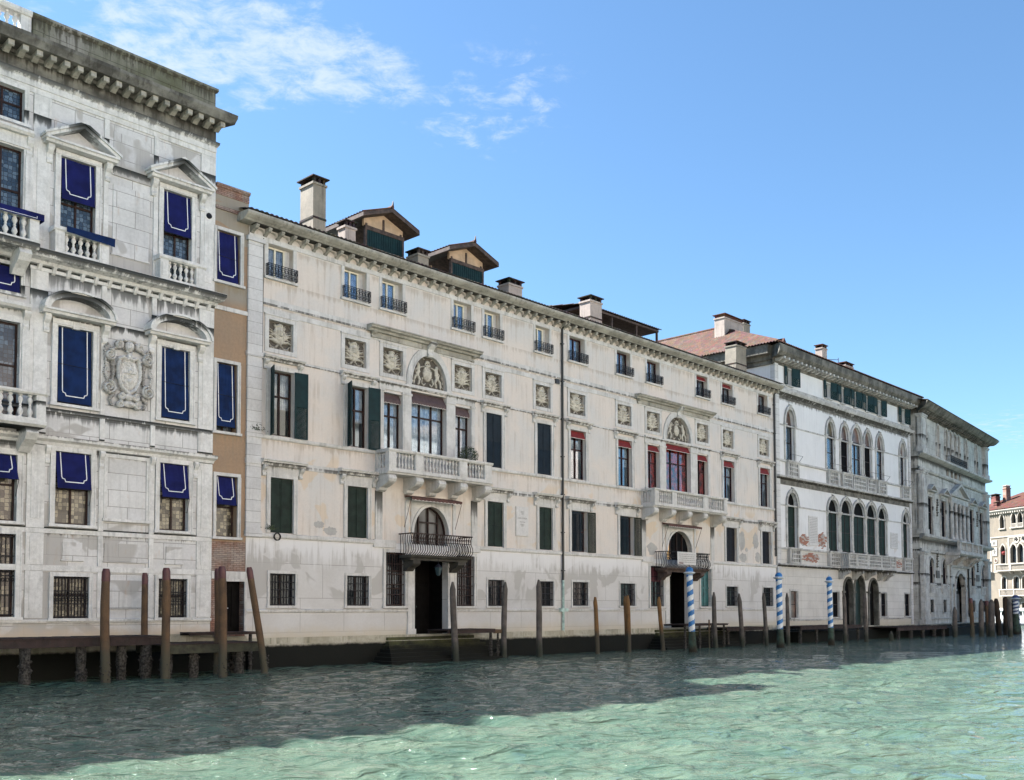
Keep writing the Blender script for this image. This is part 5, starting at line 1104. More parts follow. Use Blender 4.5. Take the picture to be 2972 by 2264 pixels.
m.prismv(-.03, .12, [(10.0, 13.6), (16.6, 13.6), (13.3, 14.75)]); m.build('triangular_pediment', 'd_trim', Fp)
for a, b in f1:
    um = (a+b)/2; m = MB(); m.strip(arc(um, 6.4, (b-a)/2+.2, .95, n=8), arc(um, 6.4, (b-a)/2, .76, n=8), -.03, .1); m.box(a-.2, a, -.03, .08, 4.7, 6.4); m.box(b, b+.2, -.03, .08, 4.7, 6.4); m.box(a-.3, b+.3, 0, .2, 4.6, 4.75); m.box(a-.2, b+.2, -.02, .1, 3.85, 4.6)
    for k in range(4): m.box(a+k*(b-a)/3.2, a+k*(b-a)/3.2+.12, .1, .14, 3.95, 4.5)
    m.mat(1); sash(m, a, b, 4.75, 6.4, -.08, .07, 1, ()); w = m.build('arched_window', ['d_trim', 'wood_frame_red'], Fp); m = MB(); m.prismv(-.14, -.12, [(a, 4.75), (b, 4.75)]+list(reversed(arc(um, 6.4, (b-a)/2, .74, n=8)))); m.build('pane', 'dark_room', w)
for a, b in fg:
    m = MB(); surround(m, a, b, 2.05, 3.25, .14, .05); w = m.build('window', 'd_trim', Fp); pane(a, b, 2.05, 3.25, 'dark_room', w, -.12); grille(a, b, 2.05, 3.25, w, -.04, 5, 2)
for u0, u1 in ((5.0, 6.2), (20.6, 21.9)):
    m = MB(); m.box(u0+.1, u1-.1, 0, .10, 5.3, 6.0); m.build('wall_panel', 'panel_grey', Fp)
for u in (5.5, 5.8, 21.2, 21.5):
    z = 6.4 if u in (5.5, 21.2) else 11.3
    m = MB(); random.seed(int(u*10))
    for k in range(7): m.lathe(u+random.uniform(-.12, .12), .07, [(.02, z+k*.24-.12), (.10+.06*random.random(), z+k*.24), (.02, z+k*.24+.13)], 6)
    m.build('carved_trophy', 'd_dark', Fp)
m = MB(); m.strip(arc(13.85, 4.3, 2.2, 1.95, n=12), arc(13.85, 4.3, 1.95, 1.65, n=12), -.03, .14)
for u in (11.7, 16.0): m.box(u-.2, u+.2, -.03, .12, 1.0, 4.2); m.box(u-.28, u+.28, -.03, .2, 4.15, 4.35)
for u in (10.3, 17.2): m.box(u-.25, u+.25, -.03, .14, 1.6, 7.6)
m.prof(10.0, 17.5, [(0, 6.5), (.2, 6.5), (.3, 6.7), (0, 6.75)]); o = m.build('portal', 'd_trim', Fp); m = MB(); m.prismv(-.6, -.55, [(11.9, 1.0), (15.8, 1.0)]+list(reversed(arc(13.85, 4.3, 1.95, 1.65, n=12)))); m.mat(1); m.box(13.4, 15.6, -.55, -.5, 1.1, 3.9); m.build('door', ['door_wood', 'panel_grey'], o)
m = MB(); m.prof(8.2, 17.6, [(0, 7.5), (1.3, 7.55), (1.5, 7.7), (1.5, 7.9), (0, 7.9)])
for u in (8.6, 11.6, 15.8, 17.2): m.prof(u-.2, u+.2, [(0, 6.6), (.4, 6.7), (.8, 7.1), (1.3, 7.35), (1.3, 7.52), (0, 7.52)])
m.box(8.3, 17.5, 1.2, 1.44, 7.9, 8.0); m.box(8.2, 17.6, 1.15, 1.52, 8.8, 8.95)
for u in (8.35, 10.6, 13.0, 15.3, 17.1): m.box(u, u+.35, 1.18, 1.46, 8.0, 8.8)
o = m.build('balcony', 'd_trim', Fp); balusters(o, [(8.9+.28*k, 1.32) for k in range(29)], 8.0, .8, .09, 'd_trim', BAL2, 6)
scroll_rail(Fp, 9.0, 15.2, 16.72, 17.4, .62)
m = MB(); tile_sheet(m, -1.2, FW+1.2, 1.25, 21.1, -6, 22.4, 6); m.build('roof', 'tiles_dark', Fp, fix=False)
for u in (16.9, 25.2): m = MB(); m.tube([(u, .15, 1.5), (u, .15, 7.4)], .07, 6); m.build('drainpipe', 'pipe', Fp)
# recessed house between the two palaces
H_ = root('house', FC, 68.1, 'narrow recessed house with red lower wall, tucked between the white and the grey palace', 'house')
m = MB(); wall(m, 68.12, 72.6, 3.6, 20.2, [(69.9, 71.2, 9.3, 13.0, arc(70.55, 12.3, .65, .68, n=8)), (69.9, 71.5, 4.7, 6.6, arc(70.7, 6.0, .8, .58, n=8)), (69.9, 71.2, 16.9, 20.0, arc(70.55, 19.4, .65, .58, n=8))], v=-1.)
m.mat(1); wall(m, 68.12, 72.6, .8, 3.6, [(70.5, 71.4, 2.05, 3.3)], v=-1.); m.mat(0); m.quad((68.12, -1, 20.2), (72.6, -1, 20.2), (72.6, -8, 20.2), (68.12, -8, 20.2)); m.build('wall', ['f_stone', 'red_wall'], H_)
for a, b, z0, zs, h in ((69.9, 71.2, 9.3, 12.3, .68), (69.9, 71.5, 4.7, 6.0, .58), (69.9, 71.2, 16.9, 19.4, .58)):
    um = (a+b)/2; m = MB(); m.strip(arc(um, zs, (b-a)/2+.15, h+.15, n=8), arc(um, zs, (b-a)/2, h, n=8), -1.03, -.9); m.box(a-.15, a, -1.03, -.9, z0, zs); m.box(b, b+.15, -1.03, -.9, z0, zs); m.box(a-.25, b+.25, -1., -.8, z0-.15, z0)
    w = m.build('arched_window', 'd_trim', H_); m = MB(); m.prismv(-1.3, -1.28, [(a, z0), (b, z0)]+list(reversed(arc(um, zs, (b-a)/2, h, n=8)))); m.build('pane', 'wood_frame_red' if z0 > 9 else 'glass_dark', w)
m = MB(); surround(m, 70.5, 71.4, 2.05, 3.3, .14, -.9); w = m.build('window', 'd_trim', H_); pane(70.5, 71.4, 2.05, 3.3, 'glass_dark', w, -1.2)
m = MB(); m.box(68.12, 72.6, -1.05, -.8, 14.9, 15.2); m.box(68.12, 72.6, -1.05, -.7, 8.8, 9.1); m.box(69.6, 71.8, -1., -.75, 3.8, 4.6); m.build('string_course', 'd_trim', H_)
# =================================================== sunlit gothic palace across the bend
Gp = root('palace', FG, -6.2, 'sunlit beige gothic palace with pointed windows and white balconies, at the right edge', 'palace')
GU0, GU1 = -6.2, 9.0
m = MB(); Gp.scale = (GS, GS, GS); Gp.location = wpt(FG, -6.2*GS, 0, -.91); gt = [(-4.6, -3.55), (-1.35, -.72), (.38, 1.05), (1.28, 2.0), (3.2, 3.9), (5.2, 5.9)]
gm = [(-4.6, -3.6), (-1.36, -.64), (.12, .98), (1.14, 2.0), (2.2, 3.0), (4.4, 5.1)]
gl = [(-1.28, -.6), (.45, 1.3), (1.7, 2.5), (3.4, 4.2)]
gb = [(-3.6, -2.9), (-.7, .2), (1.6, 2.6), (4., 5.)]
def og(a, b, z0, zs, zt): return (a, b, z0, zt, ogee((a+b)/2, zs, (b-a)/2, zt-zs-.02))
wall(m, GU0, GU1, .3, 13.1, [og(a, b, 11.25, 12.2, 12.9) for a, b in gt]+[og(a, b, 7.35, 8.9, 9.45) for a, b in gm]+[(a, b, 4.55, 5.9, arc((a+b)/2, 5.5, (b-a)/2, .38, n=8)) for a, b in gl]+[(a, b, .8, 3.0) for a, b in gb])
shell(m, GU0, GU1, .3, 13.1, 10.); m.build('wall', 'g_wall', Gp); m = MB(); m.box(GU0, GU1, 0, .2, -1, .5); m.build('foundation', 'foundation', Gp)
m = MB(); m.box(GU0, GU1, -.03, .08, 10.25, 10.38); m.box(GU0, GU1, -.03, .06, 6.4, 6.5); m.prof(GU0, GU1, [(-.03, 13.0), (.3, 13.05), (.42, 13.2), (.42, 13.3), (-.03, 13.34)])
for k in range(44): u = GU0+.15+k*.34; m.box(u, u+.16, 0, .28, 12.86, 13.03)
for u in (-.25, -2.95): m.box(u, u+.22, 0, .05, 6.5, 10.2)
m.build('string_course', 'g_trim', Gp)
for i, (a, b) in enumerate(gt+gm):
    up = i < len(gt); z0, zs, zt = (11.25, 12.2, 12.9) if up else (7.35, 8.9, 9.45); um = (a+b)/2
    m = MB(); o1 = ogee(um, zs, (b-a)/2+.10, zt-zs+.16); i1 = ogee(um, zs, (b-a)/2-.005, zt-zs-.02); m.strip(o1, i1, -.03, .08)
    for u in (a-.05, b+.05): m.lathe(u, .02, [(.09, z0), (.065, z0+.12), (.06, zs-.15), (.09, zs-.02), (.10, zs)], 7)
    m.box(a-.18, b+.18, 0, .16, z0-.12, z0)
    if (up and i > 1):
        for k in range(5): m.box(a+(b-a)*k/5+.02, a+(b-a)*k/5+.07, -.02, .03, z0, z0+.36)
        m.box(a, b, -.03, .04, z0+.36, z0+.42)
    w = m.build('pointed_window', 'g_trim', Gp); m = MB(); m.prismv(-.3, -.28, [(a, z0), (b, z0)]+list(reversed(i1))); m.build('pane', 'glass_dark', w)
    if not up and i in (len(gt), len(gt)+1): q = MB(); q.lathe(um, -.12, [(.02, 8.28), (.2, 8.36), (.27, 8.52), (.25, 8.66), (.02, 8.72)], 10); q.build('awning', 'red_awning', w)
# quatrefoil tracery above the main arcade
m = MB()
for uc in (1.05, 2.1):
    m.strip(arc(uc, 9.88, .40, .40, 0, 360, 16), arc(uc, 9.88, .30, .30, 0, 360, 16), -.02, .09)
    m.mat(1); m.prismv(.0, .02, arc(uc, 9.88, .31, .31, 0, 350, 14)); m.mat(0)
    m.mat(2)
    for dx, dz in ((.12, 0), (-.12, 0), (0, .12), (0, -.12)): m.prismv(.015, .03, arc(uc+dx, 9.88+dz, .10, .10, 0, 345, 10))
    m.mat(0)
for k in range(5):
    u = .05+k*1.04
    for s in (-1, 1): m.prismv(-.02, .07, [(u+s*.02, 9.0), (u+s*.10, 9.0), (u+s*.55, 9.62), (u+s*.45, 9.66)])
m.box(.0, 4.2, -.02, .06, 10.12, 10.24); m.build('tracery', ['g_trim', 'g_trim', 'dark_room'], Gp)
for (u0, u1, z0, z1, n) in ((-1.55, 5.5, 6.58, 7.27, 44), (-.95, 5.5, 3.83, 4.5, 40), (-4.9, -2.9, 6.58, 7.2, 10)):
    m = MB(); m.box(u0, u1, 0, .72, z0-.1, z0); m.box(u0, u1, .58, .76, z1-.1, z1); m.box(u0, u0+.12, 0, .72, z1-.1, z1)
    for k in range(5): u = u0+.3+(u1-u0-.6)*k/4; m.prof(u-.09, u+.09, [(0, z0-.45), (.3, z0-.38), (.6, z0-.1), (0, z0-.1)])
    for k in range(4): u = u0+.02+(u1-u0-.2)*k/3; m.box(u, u+.16, .58, .74, z0, z1-.1)
    o = m.build('balcony', 'g_trim', Gp); balusters(o, [(u0+.25+(u1-u0-.4)*k/n, .66) for k in range(n)], z0, z1-z0-.1, .05, 'g_trim', BAL2, 5)
for a, b in gl:
    um = (a+b)/2; m = MB(); m.strip(arc(um, 5.5, (b-a)/2+.12, .5, n=8), arc(um, 5.5, (b-a)/2, .38, n=8), -.03, .06); m.box(a-.12, a, -.03, .06, 4.5, 5.5); m.box(b, b+.12, -.03, .06, 4.5, 5.5); w = m.build('arched_window', 'g_trim', Gp); pane(a, b, 4.5, 5.85, 'glass_dark', w, -.2)
for a, b in gb: m = MB(); surround(m, a, b, .8, 3.0, .12, .05, False); w = m.build('doorway', 'g_trim', Gp); pane(a, b, .8, 3.0, 'door_wood', w, -.3)
m = MB(); m.box(-2.7, -1.86, -.02, .05, 9.35, 10.0); m.mat(1).box(-2.48, -2.08, .05, .06, 9.52, 9.84); m.mat(0).box(-2.62, -1.86, -.02, .07, 8.25, 9.2); m.mat(1).box(-2.3, -2.16, .07, .09, 8.5, 9.0); m.box(-2.42, -2.04, .07, .085, 8.7, 8.8); m.build('wall_panel', ['g_trim', 'panel_grey'], Gp)
m = MB(); m.strip(arc(-2.1, 7.72, .27, .27, 0, 360, 14), arc(-2.1, 7.72, .18, .18, 0, 360, 14), 0, .06); m.mat(1).prismv(.0, .03, arc(-2.1, 7.72, .18, .18, 0, 345, 12)); m.build('roundel', ['g_trim', 'pane_brown'], Gp)
m = MB(); tile_slope(m, (GU0-.3, .45, 13.32), (GU1, .45, 13.32), (-3.6+.0, -5., 15.6), (GU1, -5., 15.9), 60, 16); m.quad((GU0-.3, .45, 13.32), (GU0-.3, -8, 13.32), (-3.6, -8, 15.6), (-3.6, -5, 15.6)); m.mat(1).box(-2.0, 6, -6.5, -5, 15.4, 16.6); rf = m.build('roof', ['tiles_red', 'tiles_red'], Gp, fix=False)
chimney(rf, -3.85, -3.1, -1.0, .6, 13.5, 15.35, 'red_wall', 0., .12, 'tiles_dark', False); chimney(rf, -3.15, -2.6, -2.0, .6, 13.8, 16.3, 'old_brick', 0., .05, 'old_brick', False, vents=False); chimney(rf, -2.9, -2.4, -.5, .4, 13.4, 14.4, 'red_wall', 0., .05, 'tiles_red', False, vents=False)
# =================================================== things on and beside the facades
def lab(o, label, cat, group=None): tag(o, label, cat, group); return o
def thing_mesh(mb, name, mats, fr, u, v, z, label, cat, group=None, smooth=False, rot=0.):
    o = mb.build(name, mats, None, smooth=smooth); o.location = wpt(fr, u, v, z); o.rotation_euler.z = fr[1]+rot; return lab(o, label, cat, group)
def text(body, size, mat, par, loc, rz=0., align='CENTER', name='lettering'):
    c = bpy.data.curves.new(name, 'FONT'); c.body = body; c.size = size; c.align_x = align; c.extrude = .002; c.space_line = .95
    o = bpy.data.objects.new(name, c); S.collection.objects.link(o); c.materials.append(MATS[mat])
    dg_ = bpy.context.evaluated_depsgraph_get(); me = bpy.data.meshes.new_from_object(o.evaluated_get(dg_)); bpy.data.objects.remove(o)
    o = bpy.data.objects.new(name, me); S.collection.objects.link(o); o.parent = par; o.location = (loc[0], -loc[1], loc[2]); o.rotation_euler = (math.radians(90), 0, rz); return o
def slab(w, h, th, mat, fr, u, v, z, label, cat, name, body, size, zt, tmat='text_grey'):
    m = MB(); m.box(-w/2, w/2, 0, th, 0, h); m.box(-w/2-.03, w/2+.03, 0, th*.6, -.03, h+.03)
    o = thing_mesh(m, name, mat, fr, u, v, z, label, cat)
    text(body, size, tmat, o, (0, th+.004, zt)); return o
pl = slab(.92, 1.5, .05, 'marble', FC, 16.25, .01, 6.28, 'pale marble plaque with small carved lettering on the cream wall, under the balcony row', 'plaque', 'wall_plaque', 'LORD BYRON', .115, .88)
text('ABITÒ\nQUI', .10, 'text_grey', pl, (0, .054, 1.22)); text('\n'.join(['MDCCCXVIII', '', 'VENEZIA', 'POSE']), .075, 'text_grey', pl, (0, .054, .70)); text('~~~~ ~~~~ ~~~', .05, 'text_grey', pl, (0, .054, .12)) if 0 else None
def lines_plaque(w, h, u, z, label, n):
    m = MB(); m.box(-w/2, w/2, 0, .05, 0, h); r = random.Random(int(u))
    m.mat(1)
    for k in range(n):
        zz = h-.14-k*(h-.25)/n; x = -w/2+.1
        while x < w/2-.15: L = r.uniform(.05, .22); m.box(x, min(w/2-.08, x+L), .05, .054, zz-.022, zz+.014); x += L+.05
    return thing_mesh(m, 'wall_plaque', ['marble', 'text_grey'], FC, u, .01, z, label, 'plaque')
lines_plaque(1.45, 2.25, 49.1, 7.25, 'tall grey stone plaque with many lines of inscription on the white palace, above bare brick', 16)
lines_plaque(1.5, 1.4, 64.25, 7.65, 'short grey inscribed stone plaque at the right side of the white palace', 9)
m = MB(); w_, h_ = 2.1, .78
for k in range(8):
    a, b = -w_/2+w_*k/8, -w_/2+w_*(k+1)/8; f = lambda x: .02*math.sin(x*4)
    m.quad((a, f(a), 0), (b, f(b), 0), (b, f(b)*.3, h_), (a, f(a)*.3, h_)); m.quad((a, f(a)-.01, 0), (b, f(b)-.01, 0), (b, f(b)*.3-.01, h_), (a, f(a)*.3-.01, h_))
m.mat(1); r = random.Random(5)
for k in range(5):
    x = -.9
    zz = h_-.15-k*.12
    while x < .82: L = r.uniform(.06, .25); m.box(x, min(.88, x+L), .03, .034, zz-.018, zz+.018); x += L+.05
m.mat(2).box(-.9, -.45, .03, .035, .05, .11)
thing_mesh(m, 'banner', ['marble', 'text_grey', 'maroon'], FC, 30.25, 1.03, 5.16, 'white printed banner hung on the iron balcony above the water door', 'banner')
# hanging door lantern
m = MB(); m.tube([(0, 0, .55), (0, 0, .85)], .015, 6); m.lathe(0, 0, [(.02, .58), (.10, .52), (.20, .42), (.22, .40)], 6)
o = thing_mesh(m, 'lantern', 'iron', FC, 9.45, .95, 3.98, 'glass lantern hanging under the iron balcony over the left water door', 'lantern')
m = MB(); m.lathe(0, 0, [(.05, 0), (.11, .05), (.20, .40)], 6); m.build('lamp_glass', 'lamp_glass', o)
# potted shrub on the stone balcony
m = MB(); m.lathe(0, 0, [(.12, 0), (.17, .22), (.19, .24)], 10)
o = thing_mesh(m, 'potted_shrub', 'old_brick', FC, 11.75, .62, 9.45, 'bushy potted shrub on the right end of the stone balcony', 'potted plant')
m = MB(); r = random.Random(2)
for k in range(1300):
    a, b, c = r.gauss(0, 1), r.gauss(0, 1), r.gauss(0, 1); L = math.sqrt(a*a+b*b+c*c); q = r.uniform(.35, 1)**.5*(1+.25*r.random())
    x, y, z = a/L*.52*q, b/L*.32*q, .52+c/L*.42*q; d = [r.uniform(-.06, .06) for _ in range(6)]
    m.add([(x, y, z), (x+d[0], y+d[1], z+d[2]), (x+d[3], y+d[4], z+d[5])], [(0, 1, 2)])
m.build('foliage', 'leaf', o, fix=False)
m = MB(); m.strip(arc(0, 0, .17, .17, 0, 360, 14), arc(0, 0, .13, .13, 0, 360, 14), -.03, .03); thing_mesh(m, 'mooring_ring', 'iron', FC, 1.15, .13, 5.45, 'black ring fixed to the stone ledge under the leftmost green shutter', 'ring')
for u, z, s, l in ((.05, 9.78, .14, 'small weed growing on the ledge beside the open teal shutters'), (.72, 5.72, .12, 'small weed growing on the ledge left of the closed green shutter')):
    m = MB(); r = random.Random(int(u*100))
    for k in range(90): x, y, z_ = r.gauss(0, s), abs(r.gauss(0, s*.5)), abs(r.gauss(0, s*.7)); m.add([(x, -y, z_), (x+r.uniform(-.04, .04), -y, z_+.05), (x+.03, -y-.03, z_)], [(0, 1, 2)])
    thing_mesh(m, 'wall_plant', 'leaf', FC, u+.1, .05, z, l, 'plant')
# =================================================== mooring posts
def rod(h, lean, r0, r1, seed, tip='chisel', below=1.6):
    """slightly crooked trunk from below the water to the top"""
    r = random.Random(seed); P = []; R = []; n = 9
    for i in range(n+1):
        k = i/n; z = -below+(h+below)*k; w = .03*math.sin(k*5+seed)
        P.append((lean*max(0, z)/h+w, .02*math.sin(k*4+seed*2), z)); R.append(r0+(r1-r0)*k+r.uniform(-.006, .006))
    return P, R
def post(u, v, h, lean, label, kind, seed, r=.13, group='mooring posts along the palace fronts', fr=FC):
    mat = {'dark': 'wood_dark', 'grey': 'wood_pile', 'red': 'wood_brown', 'orange': 'wood_orange'}[kind]; P, R = rod(h, lean, r*1.12, r*.92, seed)
    m = MB()
    if kind == 'red': kk = .42/(P[-1][2]-P[-2][2]); X_ = lambda i, k=kk: P[-1][i]*(1-k)+P[-2][i]*k; m.tube(P[:-1]+[(X_(0), X_(1), h-.42)], R[:-1]+[R[-1]], 10)
    elif kind == 'grey': P[-1] = (P[-1][0], P[-1][1], h-.05); P.insert(-1, (P[-2][0]*.4+P[-1][0]*.6, P[-1][1], h-.4)); R[-1] = r*.32; R.insert(-1, r*.9); m.tube(P, R, 10)
    else: P[-1] = (P[-1][0], P[-1][1], h); R[-1] = r*.5; P.insert(-1, (P[-1][0], P[-1][1], h-.3)); R.insert(-1, r*.92); m.tube(P, R, 10)
    o = thing_mesh(m, 'mooring_post', mat, fr, u, v, 0, label, 'mooring post', group, smooth=True)
    if kind == 'red': q = MB(); q.tube([(X_(0), X_(1), h-.43), (X_(0, .2), X_(1, .2), h-.13), (P[-1][0], P[-1][1], h)], [r*.94, r*.92, r*.68], 10); q.build('painted_cap', 'cap_red', o, smooth=True)
    if kind == 'red':
        q = MB(); rr = random.Random(seed)
        for k in range(40): a = rr.uniform(0, 6.28); z = rr.uniform(-.1, .7); q.lathe(r*1.12*math.cos(a), r*1.12*math.sin(a), [(.005, z-.03), (.035, z), (.005, z+.03)], 5)
        q.build('barnacles', 'barnacle', o)
    return o
post(-7.25, 2.75, 3.80, -.01, 'brown post with red cap at the left end of the long dock', 'red', 1, .15)
post(-4.72, .55, 3.78, -.12, 'brown red-capped post standing behind the dock, between the two barred windows', 'red', 2, .12)
post(-5.21, 3.0, 3.88, -.06, 'brown red-capped post in front of the right barred window of the white palace', 'red', 3, .15)
post(-3.22, 3.4, 3.98, -.10, 'tall brown red-capped post in front of the dark house door, nearer of a pair', 'red', 4, .15)
post(-3.04, 2.7, 3.93, -.03, 'brown red-capped post just behind the nearer one by the dark house door', 'red', 5, .14)
post(-1.51, 3.4, 3.98, -.66, 'leaning brown post with red cap at the right end of the dock', 'red', 6, .13)
post(9.67, 1.9, 3.74, -.15, 'grey weathered post right of the left water door', 'grey', 7, .155)
post(13.14, 1.7, 3.81, .06, 'grey post in front of the small barred window right of the water steps', 'grey', 8, .14)
post(15.86, 1.6, 3.97, -.09, 'tall grey pointed post left of the small barred window by the drainpipe', 'grey', 9, .15)
post(20.72, 1.5, 3.08, -.18, 'orange-brown short post first to the right of the drainpipe', 'orange', 10, .12)
post(22.79, 2.1, 3.16, -.12, 'orange-brown post second from the drainpipe, front one of a touching pair', 'orange', 11, .12)
post(22.95, 1.8, 3.12, -.08, 'orange-brown post tied behind another, second from the drainpipe', 'orange', 12, .12)
post(25.88, 2.2, 3.11, -.30, 'orange-brown post left of the red-curtained barred window', 'orange', 13, .12)
post(31.28, 2.4, 3.50, -.20, 'grey post just right of the first blue striped pole', 'grey', 14, .14)
post(34.16, 2.6, 3.44, -.47, 'grey leaning post second to the right of the first striped pole', 'grey', 15, .14)
post(36.8, 2.8, 3.52, -.33, 'grey post left of the second blue striped pole', 'grey', 16, .13)
post(39.35, 3.0, 3.52, -.13, 'grey post right behind the second blue striped pole', 'grey', 17, .13)
post(44.47, 4.6, 3.59, -.08, 'grey post in front of the arched doorway of the white palace', 'grey', 18, .14)
post(47.84, 4.6, 3.56, -.01, 'grey post in front of the green door of the white palace', 'grey', 19, .15)
post(51.42, 5.0, .78, -.1, 'short broken dark pile stub low in the water before the white palace', 'grey', 20, .17)
post(64.4, 5.0, 2.6, -.09, 'brown squat pole left of the portal of the far grey palace', 'grey', 21, .2)
post(67.0, 5.5, 3.3, -.2, 'reddish pole right of the portal of the far grey palace', 'red', 22, .18)
post(67.74, 6.0, 3.25, .08, 'pale thick post near the right corner of the far grey palace', 'grey', 23, .22)
post(68.75, 6.5, 3.23, .08, 'thick dark post at the right corner of the far grey palace', 'grey', 24, .28)
post(72.67, 5.87, 3.3, -.54, 'brown leaning post just beyond the corner of the grey palace', 'dark', 25, .24)
post(72.3, 5.1, 3.1, -.2, 'dark brown post behind the leaning one beyond the corner', 'red', 26, .2)
post(75.14, 5.72, 3.5, -.06, 'brown post in the middle of the far cluster before the white boat', 'dark', 27, .22)
post(75.9, 5.4, 3.4, .0, 'dark post beside the brown one in the far cluster', 'red', 28, .2)
post(68.45, 8.12, 3.25, -.13, 'grey nearest post of the far cluster before the white boat', 'grey', 29, .2)
post(80.04, 4.93, 3.6, -.07, 'slim brown post at the right of the far cluster', 'dark', 30, .17)
def pole(u, v, h, lean, r, label, colA='white_pole', colB='blue_paint', seed=0, tip=True, group='blue and white striped mooring poles', stripes=5.6, zlow=1.15):
    """helical stripe built into the mesh: faces coloured by angle and height"""
    m = MB(); n = 24; rows = 74; z0, z1 = zlow, h-.52; L = lambda z: lean*z/h; base = 0
    for j in range(rows+1):
        z = z0+(z1-z0)*j/rows
        for k in range(n):
            a = 2*math.pi*k/n+((j*.5) % 1)*0; m.v.append((L(z)+r*math.cos(a), r*math.sin(a), z))
    for j in range(rows):
        for k in range(n):
            ph = (stripes*(j+.5)/rows*1.0-(k+.5)/n) % 1.0
            m.f.append([j*n+k, j*n+(k+1) % n, (j+1)*n+(k+1) % n, (j+1)*n+k]); m.mi.append(1 if ph < .48 else 0)
    x = L(z1); m.mat(1).lathe(x, 0, [(r, z1-.01), (r, z1+.06)], 16); m.mat(0).lathe(x, 0, [(r*1.1, z1+.06), (r*1.75, z1+.12), (r*1.85, z1+.16), (r*1.2, z1+.21)], 18); m.mat(1).lathe(x, 0, [(r*1.15, z1+.20), (r*1.2, z1+.30), (r*.95, z1+.40), (r*.45, z1+.47)], 16)
    o = thing_mesh(m, 'striped_mooring_pole', [colA, colB], FC, u, v, 0, label, 'mooring pole', group)
    q = MB(); q.tube([(L(-1.6), 0, -1.6), (L(0), 0, 0), (L(.6), 0, .6), (L(z0), 0, z0+.01)], [r*1.5, r*1.35, r*1.15, r*.995], 14); q.build('pole_foot', 'foot_weed', o, smooth=True)
    if tip: q = MB(); q.lathe(x, 0, [(.02, z1+.45), (.05, z1+.5), (.05, z1+.56), (.02, z1+.6), (.012, z1+.8)], 8); q.build('finial', 'white_pole', o, smooth=True)
    return o
weather('foot_weed', (.05, .085, .065), (.03, .04, .03), 3., .6, (), low=(.1, .55, (.02, .018, .012)), patch=.3, bump=1.)
pole(25.35, 4.6, 4.80, -.31, .18, 'thick blue and white striped pole in front of the banner and right water door', tip=False)
pole(34.57, 5.0, 4.72, -.13, .19, 'blue and white striped pole at the boundary of cream and white palaces, with white finial')
pole(40.69, 5.4, 4.60, -.20, .17, 'slim blue and white striped pole before the white palace, rightmost of the near three', stripes=6.)
pole(80.24, 5.2, 3.7, -.3, .24, 'dark blue and white striped pole in the far cluster before the white boat', 'white_pole', 'navy_paint', tip=False, stripes=4, zlow=.9); pole(77.4, 5.9, 3.7, -.05, .24, 'dark blue and white striped pole half hidden behind brown posts of the far cluster', 'white_pole', 'navy_paint', tip=False, stripes=4, zlow=1.9)
# =================================================== docks
def dock(name, u0, u1, v0, v1, zt, th, label, mat='deck', pl=.22, posts=(), fas='deck', cat='dock'):
    o = bpy.data.objects.new(name, None); S.collection.objects.link(o); o.location = wpt(FC, (u0+u1)/2, (v0+v1)/2, 0); o.rotation_euler.z = FC[1]; lab(o, label, cat); ou, ov = (u0+u1)/2, (v0+v1)/2
    m = MB(); a = u0-ou; r = random.Random(int(u0*7))
    while a < u1-ou-.02:
        b = min(u1-ou, a+pl); m.box(a, b-.012, v0-ov+r.uniform(-.02, 0), v1-ov+r.uniform(0, .03), zt-.05, zt-r.uniform(0, .012)); a = b
    m.build('planking', mat, o)
    m = MB(); m.box(u0-ou, u1-ou, v1-ov-.12, v1-ov-.02, zt-th, zt-.055); m.box(u0-ou, u1-ou, v0-ov+.02, v0-ov+.12, zt-th, zt-.055); m.build('beam', fas, o)
    for (pu, pv, rr) in posts:
        q = MB(); n = 12; P = [(pu-ou, pv-ov, z) for z in (-1.4, -.3, .1, .4, .75, zt-th+.02)]; R = [rr*(1.0+.12*math.sin(i*2.1+pu)) for i in range(6)]; q.tube(P, R, n); rr_ = random.Random(int(pu*50))
        for _ in range(26): an, zz = rr_.uniform(0, 6.28), rr_.uniform(-.2, .8); e = rr_.uniform(.03, .07); q.lathe(pu-ou+rr*1.05*math.cos(an), pv-ov+rr*1.05*math.sin(an), [(.005, zz-e), (e, zz), (.005, zz+e)], 5)
        s = q.build('pile', 'barnacle', o, smooth=True)
    return o
dock('dock', -13.5, -4.75, .2, 2.3, 1.50, .32, 'long dark wooden dock running along the white palace at the left', posts=[(-9.6, 2.1, .17), (-7.75, 2.0, .16), (-6.35, 2.0, .16), (-5.5, 2.1, .2), (-11.5, 2.1, .17)])
dock('dock', -5.3, -1.35, .9, 2.95, 1.22, .36, 'lower greenish dock stage in front of the ochre house', 'deck', fas='deck_green', posts=[(-5.0, 2.6, .2), (-3.94, 2.6, .16), (-2.16, 2.7, .17), (-1.6, 1.4, .14)])
dock('gangway', -3.2, -.35, .2, 1.0, 1.56, .12, 'raised dark plank gangway at the door of the ochre house', posts=[(-.5, .8, .07)], cat='gangway')
dock('wooden_stage', 9.4, 12.5, .25, 1.75, 1.48, .2, 'dark wooden landing stage right of the left water door', posts=[(9.8, 1.6, .08), (12.3, 1.6, .08)], cat='landing stage')
dock('wooden_stage', 12.5, 13.1, .3, 1.7, 1.44, .2, 'small reddish plank box at the end of the left landing stage', 'wood_brown', fas='wood_brown', posts=[(12.9, 1.5, .06)], cat='landing stage')
dock('wooden_stage', 28.6, 33.4, .4, 2.0, 1.50, .12, 'thin plank landing stage in front of the right water door', 'deck', posts=[(28.8, 1.8, .07), (30.4, 1.8, .06), (31.6, 1.9, .06), (33.2, 1.8, .07)], cat='landing stage')
